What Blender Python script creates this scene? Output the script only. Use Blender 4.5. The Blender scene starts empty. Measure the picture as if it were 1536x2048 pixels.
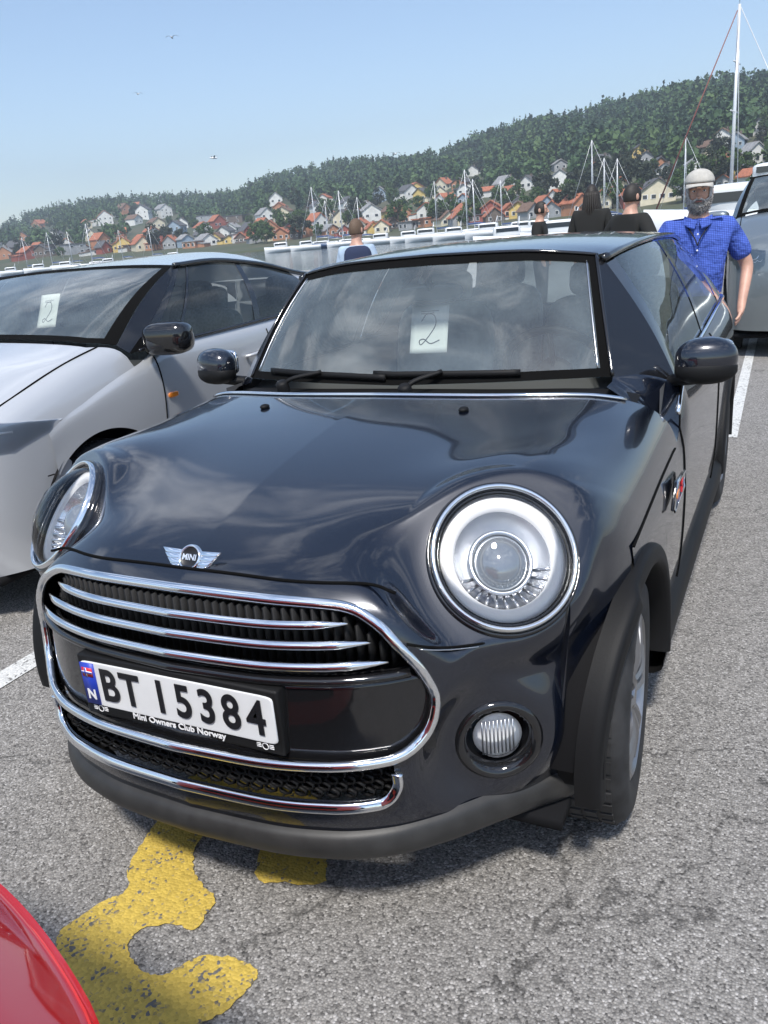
import bpy, bmesh, math, random
import numpy as np
from mathutils import Vector, Matrix
random.seed(7); rng = np.random.default_rng(7)
scene = bpy.context.scene
COL = scene.collection
rad = math.radians
# ---------------------------------------------------------------- camera
YAW, PIT, ROLL, FPX = rad(-27.49), rad(18.83), rad(-5.2), 1641.8
CAM = np.array([1.144, -1.2149, 1.4618])
cF = np.array([math.sin(YAW)*math.cos(PIT), math.cos(YAW)*math.cos(PIT), -math.sin(PIT)])
cR0 = np.array([math.cos(YAW), -math.sin(YAW), 0.0]); cU0 = np.cross(cR0, cF)
cR = math.cos(ROLL)*cR0 + math.sin(ROLL)*cU0
cU = -math.sin(ROLL)*cR0 + math.cos(ROLL)*cU0
cam = bpy.data.cameras.new('camera'); camo = bpy.data.objects.new('camera', cam); COL.objects.link(camo)
cam.sensor_fit = 'VERTICAL'; cam.sensor_height = 36.0; cam.lens = FPX*36.0/2048.0
cam.clip_start = 0.02; cam.clip_end = 9000
M = Matrix(((cR[0], cU[0], -cF[0], CAM[0]), (cR[1], cU[1], -cF[1], CAM[1]), (cR[2], cU[2], -cF[2], CAM[2]), (0, 0, 0, 1)))
camo.matrix_world = M
scene.camera = camo
# ---------------------------------------------------------------- sky, sun, exposure
SUN_EL, SUN_AZ = rad(58), rad(160)          # azimuth measured from +Y towards +X
w = bpy.data.worlds.new('World'); scene.world = w; w.use_nodes = True
nt = w.node_tree; nt.nodes.clear()
def N(t, tree=None, **k):
    n = (tree or nt).nodes.new(t)
    for a, v in k.items(): setattr(n, a, v)
    return n
out = N('ShaderNodeOutputWorld'); bg = N('ShaderNodeBackground'); sky = N('ShaderNodeTexSky')
sky.sky_type = 'NISHITA'; sky.sun_disc = False; sky.sun_elevation = SUN_EL; sky.sun_rotation = SUN_AZ
sky.altitude = 0; sky.air_density = 1.0; sky.dust_density = 0.5; sky.ozone_density = 2.0
bg.inputs['Strength'].default_value = 0.125
tc = N('ShaderNodeTexCoord'); sep = N('ShaderNodeSeparateXYZ')
nt.links.new(tc.outputs['Generated'], sep.inputs[0])
mp = N('ShaderNodeMapping'); mp.inputs['Scale'].default_value = (1.3, 1.3, 3.2)
nt.links.new(tc.outputs['Generated'], mp.inputs['Vector'])
cn = N('ShaderNodeTexNoise'); cn.inputs['Scale'].default_value = 2.3; cn.inputs['Detail'].default_value = 9; cn.inputs['Roughness'].default_value = 0.62
cn.inputs['Distortion'].default_value = 0.5
nt.links.new(mp.outputs[0], cn.inputs['Vector'])
cr = N('ShaderNodeValToRGB'); cr.color_ramp.elements[0].position = 0.50; cr.color_ramp.elements[1].position = 0.74
nt.links.new(cn.outputs['Fac'], cr.inputs[0])
el = N('ShaderNodeMapRange'); el.inputs['From Min'].default_value = 0.30; el.inputs['From Max'].default_value = 0.55; el.interpolation_type = 'SMOOTHSTEP'
nt.links.new(sep.outputs['Z'], el.inputs['Value'])
mu = N('ShaderNodeMath', operation='MULTIPLY'); nt.links.new(cr.outputs[0], mu.inputs[0]); nt.links.new(el.outputs[0], mu.inputs[1])
mu2 = N('ShaderNodeMath', operation='MULTIPLY'); mu2.inputs[1].default_value = 0.8; nt.links.new(mu.outputs[0], mu2.inputs[0])
mx = N('ShaderNodeMix', data_type='RGBA'); nt.links.new(mu2.outputs[0], mx.inputs[0]); nt.links.new(sky.outputs[0], mx.inputs[6])
mx.inputs[7].default_value = (13, 13.4, 14.2, 1)
nt.links.new(mx.outputs[2], bg.inputs['Color']); nt.links.new(bg.outputs[0], out.inputs['Surface'])
sl = bpy.data.lights.new('sun', 'SUN'); sl.energy = 3.3; sl.angle = rad(7.0); sl.color = (1.0, 0.96, 0.90)
so = bpy.data.objects.new('sun', sl); COL.objects.link(so)
sd = Vector((math.sin(SUN_AZ)*math.cos(SUN_EL), math.cos(SUN_AZ)*math.cos(SUN_EL), math.sin(SUN_EL)))
so.rotation_euler = sd.to_track_quat('Z', 'Y').to_euler()
vs = scene.view_settings; vs.view_transform = 'Standard'; vs.look = 'None'; vs.gamma = 1.0; vs.exposure = 0.6
scene.cycles.use_denoising = True
scene.cycles.max_bounces = 8; scene.cycles.transparent_max_bounces = 12
# ---------------------------------------------------------------- pixel helpers (photo pixels 1536x2048 -> real places)
def ray(u, v): return cF + cR*(u-768)/FPX + cU*(1024-v)/FPX
def at_axis(u, v, ax, val):
    d = ray(u, v); return CAM + d*((val-CAM[ax])/d[ax])
def at_dist(u, v, dist):
    d = ray(u, v); return CAM + d*(dist/math.hypot(d[0], d[1]))
def pix(p):
    d = np.asarray(p, float)-CAM; c = d@cF
    return 768+FPX*(d@cR)/c, 1024-FPX*(d@cU)/c
# ---------------------------------------------------------------- materials
def mat(name, base=(.5, .5, .5), rough=.5, metal=0., spec=.5, coat=0., bump=None, noise=None, emit=None, ior=None):
    m = bpy.data.materials.new(name); m.use_nodes = True; t = m.node_tree; b = t.nodes['Principled BSDF']
    b.inputs['Base Color'].default_value = (*base, 1); b.inputs['Roughness'].default_value = rough; b.inputs['Metallic'].default_value = metal
    b.inputs['Specular IOR Level'].default_value = spec
    if coat: b.inputs['Coat Weight'].default_value = coat; b.inputs['Coat Roughness'].default_value = .03
    if ior: b.inputs['IOR'].default_value = ior
    if emit: b.inputs['Emission Color'].default_value = (*emit[:3], 1); b.inputs['Emission Strength'].default_value = emit[3]
    co = None
    if noise or bump: co = t.nodes.new('ShaderNodeTexCoord')
    if noise:   # (scale, amount, detail[, second colour])
        n = t.nodes.new('ShaderNodeTexNoise'); n.inputs['Scale'].default_value = noise[0]; n.inputs['Detail'].default_value = noise[2] if len(noise) > 2 else 5
        t.links.new(co.outputs['Object'], n.inputs['Vector'])
        r = t.nodes.new('ShaderNodeValToRGB'); r.color_ramp.elements[0].position = .3; r.color_ramp.elements[1].position = .7
        a = noise[1]; c2 = noise[3] if len(noise) > 3 else tuple(min(1, c*(1+a)) for c in base)
        c1 = base if len(noise) > 3 else tuple(c*(1-a) for c in base)
        r.color_ramp.elements[0].color = (*c1, 1); r.color_ramp.elements[1].color = (*c2, 1)
        t.links.new(n.outputs['Fac'], r.inputs[0]); t.links.new(r.outputs[0], b.inputs['Base Color'])
    if bump:    # (scale, strength, distance)
        n = t.nodes.new('ShaderNodeTexNoise'); n.inputs['Scale'].default_value = bump[0]; n.inputs['Detail'].default_value = 6
        t.links.new(co.outputs['Object'], n.inputs['Vector'])
        bp = t.nodes.new('ShaderNodeBump'); bp.inputs['Strength'].default_value = bump[1]; bp.inputs['Distance'].default_value = bump[2] if len(bump) > 2 else .01
        t.links.new(n.outputs['Fac'], bp.inputs['Height']); t.links.new(bp.outputs[0], b.inputs['Normal'])
    return m
def glass(name, tint=(.8, .9, .88), refl=1.0, rough=0.0, ior=1.5, dust_sheen=0.0):
    m = bpy.data.materials.new(name); m.use_nodes = True; t = m.node_tree; t.nodes.clear()
    o = t.nodes.new('ShaderNodeOutputMaterial'); tr = t.nodes.new('ShaderNodeBsdfTransparent'); tr.inputs[0].default_value = (*tint, 1)
    g = t.nodes.new('ShaderNodeBsdfGlossy'); g.inputs['Roughness'].default_value = rough; g.inputs[0].default_value = (refl, refl, refl, 1)
    f = t.nodes.new('ShaderNodeFresnel'); f.inputs[0].default_value = ior
    x = t.nodes.new('ShaderNodeMixShader'); t.links.new(f.outputs[0], x.inputs[0]); t.links.new(tr.outputs[0], x.inputs[1]); t.links.new(g.outputs[0], x.inputs[2])
    last = x
    if dust_sheen:  # mottled diffuse film: dust plus a blue-green sky sheen put into its colour
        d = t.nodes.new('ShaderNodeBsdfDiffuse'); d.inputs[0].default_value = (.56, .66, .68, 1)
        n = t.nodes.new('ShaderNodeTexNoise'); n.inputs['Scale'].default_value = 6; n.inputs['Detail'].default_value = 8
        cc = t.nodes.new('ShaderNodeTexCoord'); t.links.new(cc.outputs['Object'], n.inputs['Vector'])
        mr = t.nodes.new('ShaderNodeMapRange'); mr.inputs['From Min'].default_value = .3; mr.inputs['From Max'].default_value = .75; mr.inputs['To Min'].default_value = dust_sheen*.5; mr.inputs['To Max'].default_value = dust_sheen*1.5
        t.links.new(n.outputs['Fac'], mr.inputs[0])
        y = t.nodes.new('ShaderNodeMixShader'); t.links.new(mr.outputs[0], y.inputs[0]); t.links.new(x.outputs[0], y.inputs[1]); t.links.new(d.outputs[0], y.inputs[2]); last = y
    t.links.new(last.outputs[0], o.inputs[0])
    return m
def paint(name, base, metal=.0, rough=.35, coat=1., dirt=.0):
    m = mat(name, base, rough, metal, .5, coat)
    b = m.node_tree.nodes['Principled BSDF']; b.inputs['Coat Roughness'].default_value = .02; b.inputs['Coat IOR'].default_value = 1.62
    t = m.node_tree; n = t.nodes.new('ShaderNodeTexNoise'); n.inputs['Scale'].default_value = 9.; n.inputs['Detail'].default_value = 9; n.inputs['Roughness'].default_value = .7
    co = t.nodes.new('ShaderNodeTexCoord'); t.links.new(co.outputs['Object'], n.inputs['Vector'])
    mr = t.nodes.new('ShaderNodeMapRange'); mr.inputs['From Min'].default_value = .35; mr.inputs['From Max'].default_value = .75; mr.inputs['To Min'].default_value = .02; mr.inputs['To Max'].default_value = .02+dirt
    t.links.new(n.outputs['Fac'], mr.inputs[0]); t.links.new(mr.outputs[0], b.inputs['Coat Roughness'])
    return m
MT = {}
MT['black_paint'] = paint('black_paint', (.005, .0075, .0155), .35, .25, 1., .06)
MT['silver_paint'] = paint('silver_paint', (.50, .515, .535), .25, .38, 1., .08)
MT['grey_paint'] = paint('grey_paint', (.22, .25, .26), .6, .35)
MT['white_paint'] = paint('white_paint', (.78, .78, .77), .0, .4)
MT['red_paint'] = paint('red_paint', (.56, .022, .014), .1, .3)
MT['blue_paint'] = paint('blue_paint', (.05, .09, .16), .4, .3)
MT['chrome'] = mat('chrome', (.86, .87, .88), .07, 1.)
MT['satin'] = mat('satin_metal', (.62, .63, .65), .28, 1.)
MT['gloss_black'] = mat('gloss_black', (.008, .008, .009), .08, 0, .5, .6)
MT['plastic'] = mat('black_plastic', (.006, .006, .0065), .6, 0, .25, bump=(180, .12, .002))
MT['grey_plastic'] = mat('grey_plastic', (.024, .0235, .023), .5, noise=(22, .25, 8), bump=(160, .12, .002))
MT['rubber'] = mat('rubber', (.018, .018, .019), .75, noise=(20, .5, 6), bump=(90, .25, .002))
MT['gap'] = mat('panel_gap', (.004, .004, .004), .9, spec=.1)
MT['dark'] = mat('dark_void', (.006, .006, .007), .8, spec=.2)
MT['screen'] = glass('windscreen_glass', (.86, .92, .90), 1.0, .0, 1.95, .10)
MT['sideglass'] = glass('side_glass', (.60, .66, .65), .95, .01, 1.5, .03)
MT['lens'] = glass('lamp_lens', (.96, .97, .98), .9, .0, 1.4, .0)
MT['reflector'] = mat('lamp_reflector', (.80, .81, .83), .22, .85)
MT['drl'] = mat('daylight_ring', (.93, .93, .94), .3, 0.)
MT['proj'] = mat('projector_glass', (.22, .24, .26), .05, .3, .8, 1.)
MT['red_lens'] = mat('red_lens', (.36, .008, .008), .06, 0, .6, 1.)
MT['amber'] = mat('amber_lens', (.75, .22, .02), .2, 0, .6, 1.)
MT['seat'] = mat('seat_fabric', (.30, .295, .285), .85, noise=(60, .3, 5), bump=(220, .3, .002))
MT['beige'] = mat('beige_seat_glare', (.50, .47, .43), .7, noise=(40, .12, 5))  # front passenger seat, colour lightened to stand in for a bright windscreen reflection
MT['dash'] = mat('dash_trim', (.11, .11, .112), .6, bump=(120, .2, .002))
MT['paper'] = mat('paper', (.85, .86, .84), .8)
MT['ink'] = mat('ink', (.05, .05, .06), .8)
MT['plate_white'] = mat('plate_white', (.72, .73, .73), .4, noise=(8, .05, 4))
MT['plate_blue'] = mat('plate_blue', (.02, .05, .42), .4)
MT['plate_red'] = mat('flag_red', (.62, .02, .03), .4)
MT['plate_black'] = mat('plate_black', (.01, .01, .012), .4)
MT['white'] = mat('white_mark', (.8, .8, .8), .5)
# ---------------------------------------------------------------- mesh builder
def cr1(P, n):
    """Catmull-Rom through rows of P (k,...) resampled to n samples"""
    P = np.asarray(P, float); k = len(P)
    if k == 2:
        t = np.linspace(0, 1, n).reshape((-1,)+(1,)*(P.ndim-1)); return P[0]*(1-t)+P[1]*t
    E = np.concatenate([[2*P[0]-P[1]], P, [2*P[-1]-P[-2]]])
    t = np.linspace(0, k-1, n); i = np.minimum(t.astype(int), k-2); f = (t-i).reshape((-1,)+(1,)*(P.ndim-1))
    a, b, c, d = E[i], E[i+1], E[i+2], E[i+3]
    return .5*(2*b+(c-a)*f+(2*a-5*b+4*c-d)*f**2+(3*b-a-3*c+d)*f**3)
def net(P, nu, nv):
    Q = cr1(P, nu); return np.swapaxes(cr1(np.swapaxes(Q, 0, 1), nv), 0, 1)
class MB:
    def __init__(s): s.v = []; s.f = []; s.n = 0
    def add(s, V, F):
        V = np.asarray(V, float).reshape(-1, 3); o = s.n; s.v.append(V); s.n += len(V)
        s.f.extend([tuple(i+o for i in f) for f in F]); return s
    def grid(s, P, cut=None, closeu=False, closev=False, cutP=None):
        P = np.asarray(P, float); nu, nv = P.shape[:2]; F = []; Q = P if cutP is None else cutP
        for i in range(nu if closeu else nu-1):
            for j in range(nv if closev else nv-1):
                a, b = (i+1) % nu, (j+1) % nv
                if cut is not None:
                    c = (P[i, j]+P[a, j]+P[a, b]+P[i, b])/4; c2 = (Q[i, j]+Q[a, j]+Q[a, b]+Q[i, b])/4
                    if cut(c, c2): continue
                F.append((i*nv+j, a*nv+j, a*nv+b, i*nv+b))
        return s.add(P, F)
    def box(s, c, d, rz=0, rx=0, ry=0):
        d = np.array(d)/2.; V = np.array([[x, y, z] for x in (-1, 1) for y in (-1, 1) for z in (-1, 1)])*d
        R = np.array(Matrix.Rotation(rz, 3, 'Z') @ Matrix.Rotation(ry, 3, 'Y') @ Matrix.Rotation(rx, 3, 'X'))
        return s.add(V@R.T+np.array(c), [(0, 1, 3, 2), (4, 6, 7, 5), (0, 4, 5, 1), (2, 3, 7, 6), (0, 2, 6, 4), (1, 5, 7, 3)])
    def sweep(s, path, ra, rb=None, nrm=None, seg=8, closed=False, cap=True, taper=None, power=1.0):
        """tube along path; section half sizes ra (sideways) and rb (along nrm)"""
        p = np.asarray(path, float); n = len(p); rb = ra if rb is None else rb
        T = np.roll(p, -1, 0)-np.roll(p, 1, 0)
        if not closed: T[0] = p[1]-p[0]; T[-1] = p[-1]-p[-2]
        T /= np.linalg.norm(T, axis=1)[:, None]+1e-12
        if nrm is None:
            nv = np.array([.0, .0, 1.0]) if abs(T[:, 2]).mean() < .85 else np.array([1., 0, 0]); nrm = np.tile(nv, (n, 1))
        else: nrm = np.broadcast_to(np.asarray(nrm, float), (n, 3))
        B = np.cross(T, nrm); B /= np.linalg.norm(B, axis=1)[:, None]+1e-12; Nn = np.cross(B, T)
        a = np.linspace(0, 2*math.pi, seg, endpoint=False)
        ca, sa = np.cos(a), np.sin(a)
        if power != 1: ca = np.sign(ca)*abs(ca)**power; sa = np.sign(sa)*abs(sa)**power
        tp = np.ones(n) if taper is None else np.asarray(taper, float)
        V = p[:, None]+(B[:, None]*ca[None, :, None]*ra+Nn[:, None]*sa[None, :, None]*rb)*tp[:, None, None]
        F = []
        for i in range(n if closed else n-1):
            a2 = (i+1) % n
            for j in range(seg): F.append((i*seg+j, i*seg+(j+1) % seg, a2*seg+(j+1) % seg, a2*seg+j))
        if cap and not closed: F.append(tuple(range(seg))[::-1]); F.append(tuple((n-1)*seg+j for j in range(seg)))
        return s.add(V, F)
    def lathe(s, prof, c, ax, sx=None, seg=40, ex=None, ey=None):
        """profile [(r,h)] about axis ax through c; ex, ey give elliptical basis vectors"""
        ax = np.asarray(ax, float); ax = ax/np.linalg.norm(ax)
        if ex is None:
            h = np.array([0, 0, 1.]) if abs(ax[2]) < .9 else np.array([1., 0, 0])
            ex = np.cross(h, ax); ex /= np.linalg.norm(ex); ey = np.cross(ax, ex)
        a = np.linspace(0, 2*math.pi, seg, endpoint=False)
        V = np.array([[np.asarray(c)+r*(math.cos(t)*np.asarray(ex)+math.sin(t)*np.asarray(ey))+h*ax for t in a] for r, h in prof])
        n = len(prof); F = []
        for i in range(n-1):
            for j in range(seg): F.append((i*seg+j, i*seg+(j+1) % seg, (i+1)*seg+(j+1) % seg, (i+1)*seg+j))
        if prof[-1][0] > 1e-6: pass
        return s.add(V, F)
    def prism(s, pts, d):
        """polygon pts (k,3) extruded by vector d"""
        p = np.asarray(pts, float); k = len(p); V = np.concatenate([p, p+np.asarray(d)])
        F = [tuple(range(k))[::-1], tuple(range(k, 2*k))]+[(i, (i+1) % k, k+(i+1) % k, k+i) for i in range(k)]
        return s.add(V, F)
    def ell(s, c, r, R=None, nu=10, nv=16):
        th = np.linspace(0, math.pi, nu); ph = np.linspace(0, 2*math.pi, nv, endpoint=False)
        P = np.array([[[math.sin(a)*math.cos(b), math.sin(a)*math.sin(b), math.cos(a)] for b in ph] for a in th])*np.array(r)
        if R is not None: P = P@np.array(R).T
        return s.grid(P+np.array(c), closev=True)
    def rbox(s, c, d, p=.35, nu=12, nv=20, R=None):
        """rounded box (superellipsoid)"""
        th = np.linspace(0, math.pi, nu); ph = np.linspace(0, 2*math.pi, nv, endpoint=False)
        sp = lambda x: np.sign(x)*abs(x)**p
        P = np.array([[[sp(math.sin(a))*sp(math.cos(b)), sp(math.sin(a))*sp(math.sin(b)), sp(math.cos(a))] for b in ph] for a in th])*np.array(d)/2
        if R is not None: P = P@np.array(R).T
        return s.grid(P+np.array(c), closev=True)
    def build(s, name, m, parent=None, smooth=True, solid=0, bevel=0, weld=True, sub=0, angle=None):
        V = np.concatenate(s.v) if s.v else np.zeros((0, 3))
        me = bpy.data.meshes.new(name); me.from_pydata(V.tolist(), [], s.f)
        if weld:
            bm = bmesh.new(); bm.from_mesh(me); bmesh.ops.remove_doubles(bm, verts=bm.verts, dist=1e-4)
            bmesh.ops.recalc_face_normals(bm, faces=bm.faces); bm.to_mesh(me); bm.free()
        me.polygons.foreach_set('use_smooth', [smooth]*len(me.polygons))
        mm = MT[m] if isinstance(m, str) else m
        me.materials.append(mm); o = bpy.data.objects.new(name, me); COL.objects.link(o)
        if parent: o.parent = parent
        if solid: k = o.modifiers.new('s', 'SOLIDIFY'); k.thickness = solid; k.offset = -1
        if bevel: k = o.modifiers.new('b', 'BEVEL'); k.width = bevel; k.segments = 2; k.limit_method = 'ANGLE'
        if sub: k = o.modifiers.new('u', 'SUBSURF'); k.levels = sub; k.render_levels = sub
        if smooth and angle is not None and hasattr(me, 'set_sharp_from_angle'): me.set_sharp_from_angle(angle=rad(angle))
        return o
def tag(o, label=None, cat=None, group=None, kind=None):
    if label: o['label'] = label
    if cat: o['category'] = cat
    if group: o['group'] = group
    if kind: o['kind'] = kind
    return o
def thing(name, label, cat, loc=(0, 0, 0), rz=0, group=None):
    o = bpy.data.objects.new(name, None); COL.objects.link(o); o.empty_display_size = .2
    o.location = loc; o.rotation_euler = (0, 0, rz); return tag(o, label, cat, group)
def copy_tree(o, parent=None):
    kids = [c for c in bpy.data.objects if c.parent == o]
    c = o.copy(); COL.objects.link(c); c.parent = parent
    for k in kids: copy_tree(k, c)
    return c
def text_mb(txt, size, M4, depth=.001, bold=0.0, xscale=1.0, spacing=1.0):
    cu = bpy.data.curves.new('t', 'FONT'); cu.body = txt; cu.size = size; cu.align_x = 'CENTER'; cu.align_y = 'CENTER'; cu.extrude = depth; cu.offset = bold; cu.space_character = spacing
    o = bpy.data.objects.new('t', cu); COL.objects.link(o); bpy.context.view_layer.update()
    me = bpy.data.meshes.new_from_object(o.evaluated_get(bpy.context.evaluated_depsgraph_get()))
    V = np.array([v.co[:] for v in me.vertices]); F = [tuple(p.vertices) for p in me.polygons]
    bpy.data.objects.remove(o); bpy.data.curves.remove(cu); bpy.data.meshes.remove(me)
    V[:, 0] *= xscale; V = np.c_[V, np.ones(len(V))]@np.array(M4).T
    mb = MB(); mb.add(V[:, :3], F); return mb
def frame4(o, ex, ey):
    ex = np.array(ex, float); ex /= np.linalg.norm(ex); ey = np.array(ey, float); ez = np.cross(ex, ey); ez /= np.linalg.norm(ez); ey = np.cross(ez, ex)
    m = np.eye(4); m[:3, 0] = ex; m[:3, 1] = ey; m[:3, 2] = ez; m[:3, 3] = o; return m
def lerp(x, xs, ys): return float(np.interp(x, xs, ys))
def spl(x, xs, ys):
    """smooth monotone-ish interpolation (pchip)"""
    xs = np.asarray(xs, float); ys = np.asarray(ys, float); h = np.diff(xs); d = np.diff(ys)/h
    m = np.zeros(len(xs)); m[0] = d[0]; m[-1] = d[-1]
    for i in range(1, len(xs)-1): m[i] = 0 if d[i-1]*d[i] <= 0 else 3*(h[i-1]+h[i])/((2*h[i]+h[i-1])/d[i-1]+(h[i]+2*h[i-1])/d[i])
    x = np.clip(x, xs[0], xs[-1]); i = np.clip(np.searchsorted(xs, x, side='right')-1, 0, len(xs)-2); t = (x-xs[i])/h[i]
    return ys[i]*(1+2*t)*(1-t)**2+h[i]*m[i]*t*(1-t)**2+ys[i+1]*t*t*(3-2*t)+h[i]*m[i+1]*t*t*(t-1)
MT['alloy'] = mat('dark_alloy', (.30, .30, .31), .35, .9)
# ================================================================ BLACK HATCHBACK
def nX(x): return spl(abs(x), [0, .2, .35, .45, .55, .62, .70, .75, .79, .82, .842], [-.08, -.068, -.036, .012, .098, .180, .268, .322, .39, .46, .55])
def Hc(y): return spl(y, [-.1, .067, .15, .25, .42, .7, 1.0, 1.2], [.74, .826, .858, .885, .922, .962, .990, 1.0])
def drop(x): return spl(abs(x), [0, .35, .62, .70, .74, .78, .81, .83, .842], [0, .008, .023, .040, .058, .088, .125, .165, .21])
def Hz(x, y):
    a = abs(x); g = .040*math.exp(-((a-.62)/.20)**2-((y-.44)/.24)**2)-.036*math.exp(-((a-.47)/.14)**2-((y-.10)/.15)**2)
    return Hc(y)-drop(x)*min(1, max(.25, .25+.75*y/.4))+g
def cowl_y(x): return spl(abs(x), [0, .3, .6, .7, .79, .842], [1.00, 1.02, 1.09, 1.13, 1.22, 1.30])
def arch_z(y):
    t = .345**2-(y-.631)**2; return .31+math.sqrt(t) if t > 0 else .0
FZ = [.235, .30, .37, .46, .56, .66, .74, .79]; FY = [.020, .0, -.004, -.006, .002, .016, .045, .088]
def column(x, n=90):
    n0 = nX(x); ax = abs(x); cy = cowl_y(x); y1 = n0+.147
    z1 = Hz(x, y1); z0 = max(.235, arch_z(n0) if ax > .74 else 0)
    pts = [(n0+dy, z0+(z-.235)*(z1-z0)/(.826-.235)) for z, dy in zip(FZ, FY)]
    pts.append((y1, z1))
    for t in (.09, .2, .35, .55, .78, 1.0):
        y = y1+(cy-y1)*t; pts.append((y, Hz(x, y)))
    return cr1(np.array(pts), n)
_cc = {}
def nose_y(x, z):
    k = round(abs(x), 3)
    if k not in _cc: _cc[k] = column(k, 160)
    c = _cc[k]; m = int(np.argmax(c[:, 1] > .80)) if c[:, 1].max() > .8 else 80
    m = 100
    i = np.searchsorted(c[:m, 1], z); return float(np.interp(z, c[:m, 1], c[:m, 0]))
HEX = [(0, .788), (.21, .786), (.33, .780), (.40, .768), (.452, .738), (.487, .697), (.518, .650), (.540, .595), (.544, .560), (.535, .515), (.514, .482), (.485, .462), (.44, .456), (.3, .455), (.15, .455), (0, .455)]
UST = [(.478, .425), (.476, .392), (.458, .364), (.42, .355), (.3, .355), (.15, .356), (0, .357)]
def sym(pts, closed):
    L = [(-x, z) for x, z in pts if x > 1e-6]
    return (L+pts[::-1]) if not closed else (pts+[(-x, z) for x, z in pts[::-1] if x > 1e-6])
def in_poly(x, z, P):
    c = False; j = len(P)-1
    for i in range(len(P)):
        if (P[i][1] > z) != (P[j][1] > z) and x < (P[j][0]-P[i][0])*(z-P[i][1])/(P[j][1]-P[i][1])+P[i][0]: c = not c
        j = i
    return c
HEXF = sym(HEX, True)
LOWF = [(-.47, .445), (-.47, .37), (.47, .37), (.47, .445)]
HLC = np.array([.627, .297, .801]); HLA = np.array([.134, .084, .006])*.94; HLB = np.array([-.014, .108, .126])*.94
HLN = np.cross(HLA/np.linalg.norm(HLA), HLB/np.linalg.norm(HLB)); HLN /= np.linalg.norm(HLN)
HLB = np.cross(HLN, HLA/np.linalg.norm(HLA))*np.linalg.norm(HLB)
FOG = (.636, .424)
def hl_r(p):
    q = np.array([abs(p[0]), p[1], p[2]])-HLC
    a = q@HLA/(HLA@HLA); b = q@HLB/(HLB@HLB); return math.hypot(a, b), q@HLN
FOGN = np.array([.55, -1, 0.]); FOGN /= np.linalg.norm(FOGN)
_fy = {}
_hx = cr1(np.array(HEX), 80)
def flat(p):
    s_ = -1 if p[0] < 0 else 1
    q = np.array([abs(p[0]), p[1], p[2]])
    r, h = hl_r(q)
    if r < 2.3 and h < .2:
        k = 1 if r < 1.10 else max(0, 1-(r-1.10)/1.2); k = k*k*k*(k*(6*k-15)+10); tgt = -.012
        if q[1] < .35:
            dd = np.hypot(_hx[:, 0]-q[0], _hx[:, 1]-q[2]).min(); g = min(1, max(0, (dd-.012)/.05)); g = 0 if in_poly(q[0], q[2], HEXF) else g*g*(3-2*g); k = k*max(g, 1 if r < 1.02 else 0)
        if r < 1.10 or h > tgt: q = q-HLN*(h-tgt)*k
        else: q = q-HLN*(h-tgt)*k*max(0, 1-(r-1.10)/.35)
    if not _fy: _fy['c'] = np.array([FOG[0], nose_y(*FOG), FOG[1]])
    d = q-_fy['c']; hh_ = d@FOGN; rr_ = np.linalg.norm(d-hh_*FOGN)
    if rr_ < .19 and abs(hh_) < .1:
        k = 1 if rr_ < .105 else 1-(rr_-.105)/.085; k = k*k*(3-2*k); q = q-FOGN*hh_*k
    return np.array([s_*q[0], q[1], q[2]])
def cut_front(c, c0):
    if c0[1] < .32 and in_poly(c0[0], c0[2], HEXF): return True
    if c0[1] < .3 and in_poly(c0[0], c0[2], LOWF): return True
    r, h = hl_r(c)
    if r < .985 and abs(h) < .14: return True
    d = np.array([abs(c[0]), c[1], c[2]])-_fy['c']
    if np.linalg.norm(d-(d@FOGN)*FOGN) < .074 and abs(d@FOGN) < .05: return True
    return False
mini = thing('hatchback_car', 'black two-door hatchback with chrome hexagonal grille and big round headlights, parked nearest', 'car', (0, 0, 0))
body = MB()
xs = np.concatenate([np.linspace(0, .74, 125), [.752, .765, .778, .79, .80, .81, .818, .826, .834, .842]])
xs = np.concatenate([-xs[:0:-1], xs])
_bp = np.array([[(x, p[0], p[1]) for p in column(x, 170)] for x in xs])
body.grid(np.array([[flat(p) for p in row] for row in _bp]), cut=cut_front, cutP=_bp)
# flank: from shoulder to sill
def belt(y): return np.array([spl(y, [1.2, 1.35, 1.8, 2.6, 3.2, 3.6, 3.78], [.842, .838, .815, .805, .795, .775, .73]), spl(y, [1.2, 1.5, 2.4, 3.2, 3.78], [.79, .935, .965, .985, .97])])
def flank_x(y): return spl(y, [.5, .62, 1.0, 1.6, 2.6, 3.2, 3.55, 3.72, 3.80], [.848, .855, .862, .863, .863, .860, .835, .79, .72])
def flank_curve(y):
    fx = flank_x(y)
    if y < cowl_y(.842): tx, tz = .842, Hz(.842, y)
    else:
        b = belt(y); t = min(1, max(0, (y-1.30)/.16)); t = t*t*(3-2*t); tx, tz = .842*(1-t)+b[0]*t, Hz(.842, 1.3)*(1-t)+b[1]*t
    return cr1(np.array([(tx, tz), (tx+(fx-tx)*.62, tz-.06), (fx-.002, tz-.15), (fx, min(.60, tz-.2)), (fx-.004, .46), (fx-.016, .33), (fx-.04, .20)]), 60)
def flank_at(y, z): C_ = flank_curve(y); return float(np.interp(z, C_[::-1, 1], C_[::-1, 0]))
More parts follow.
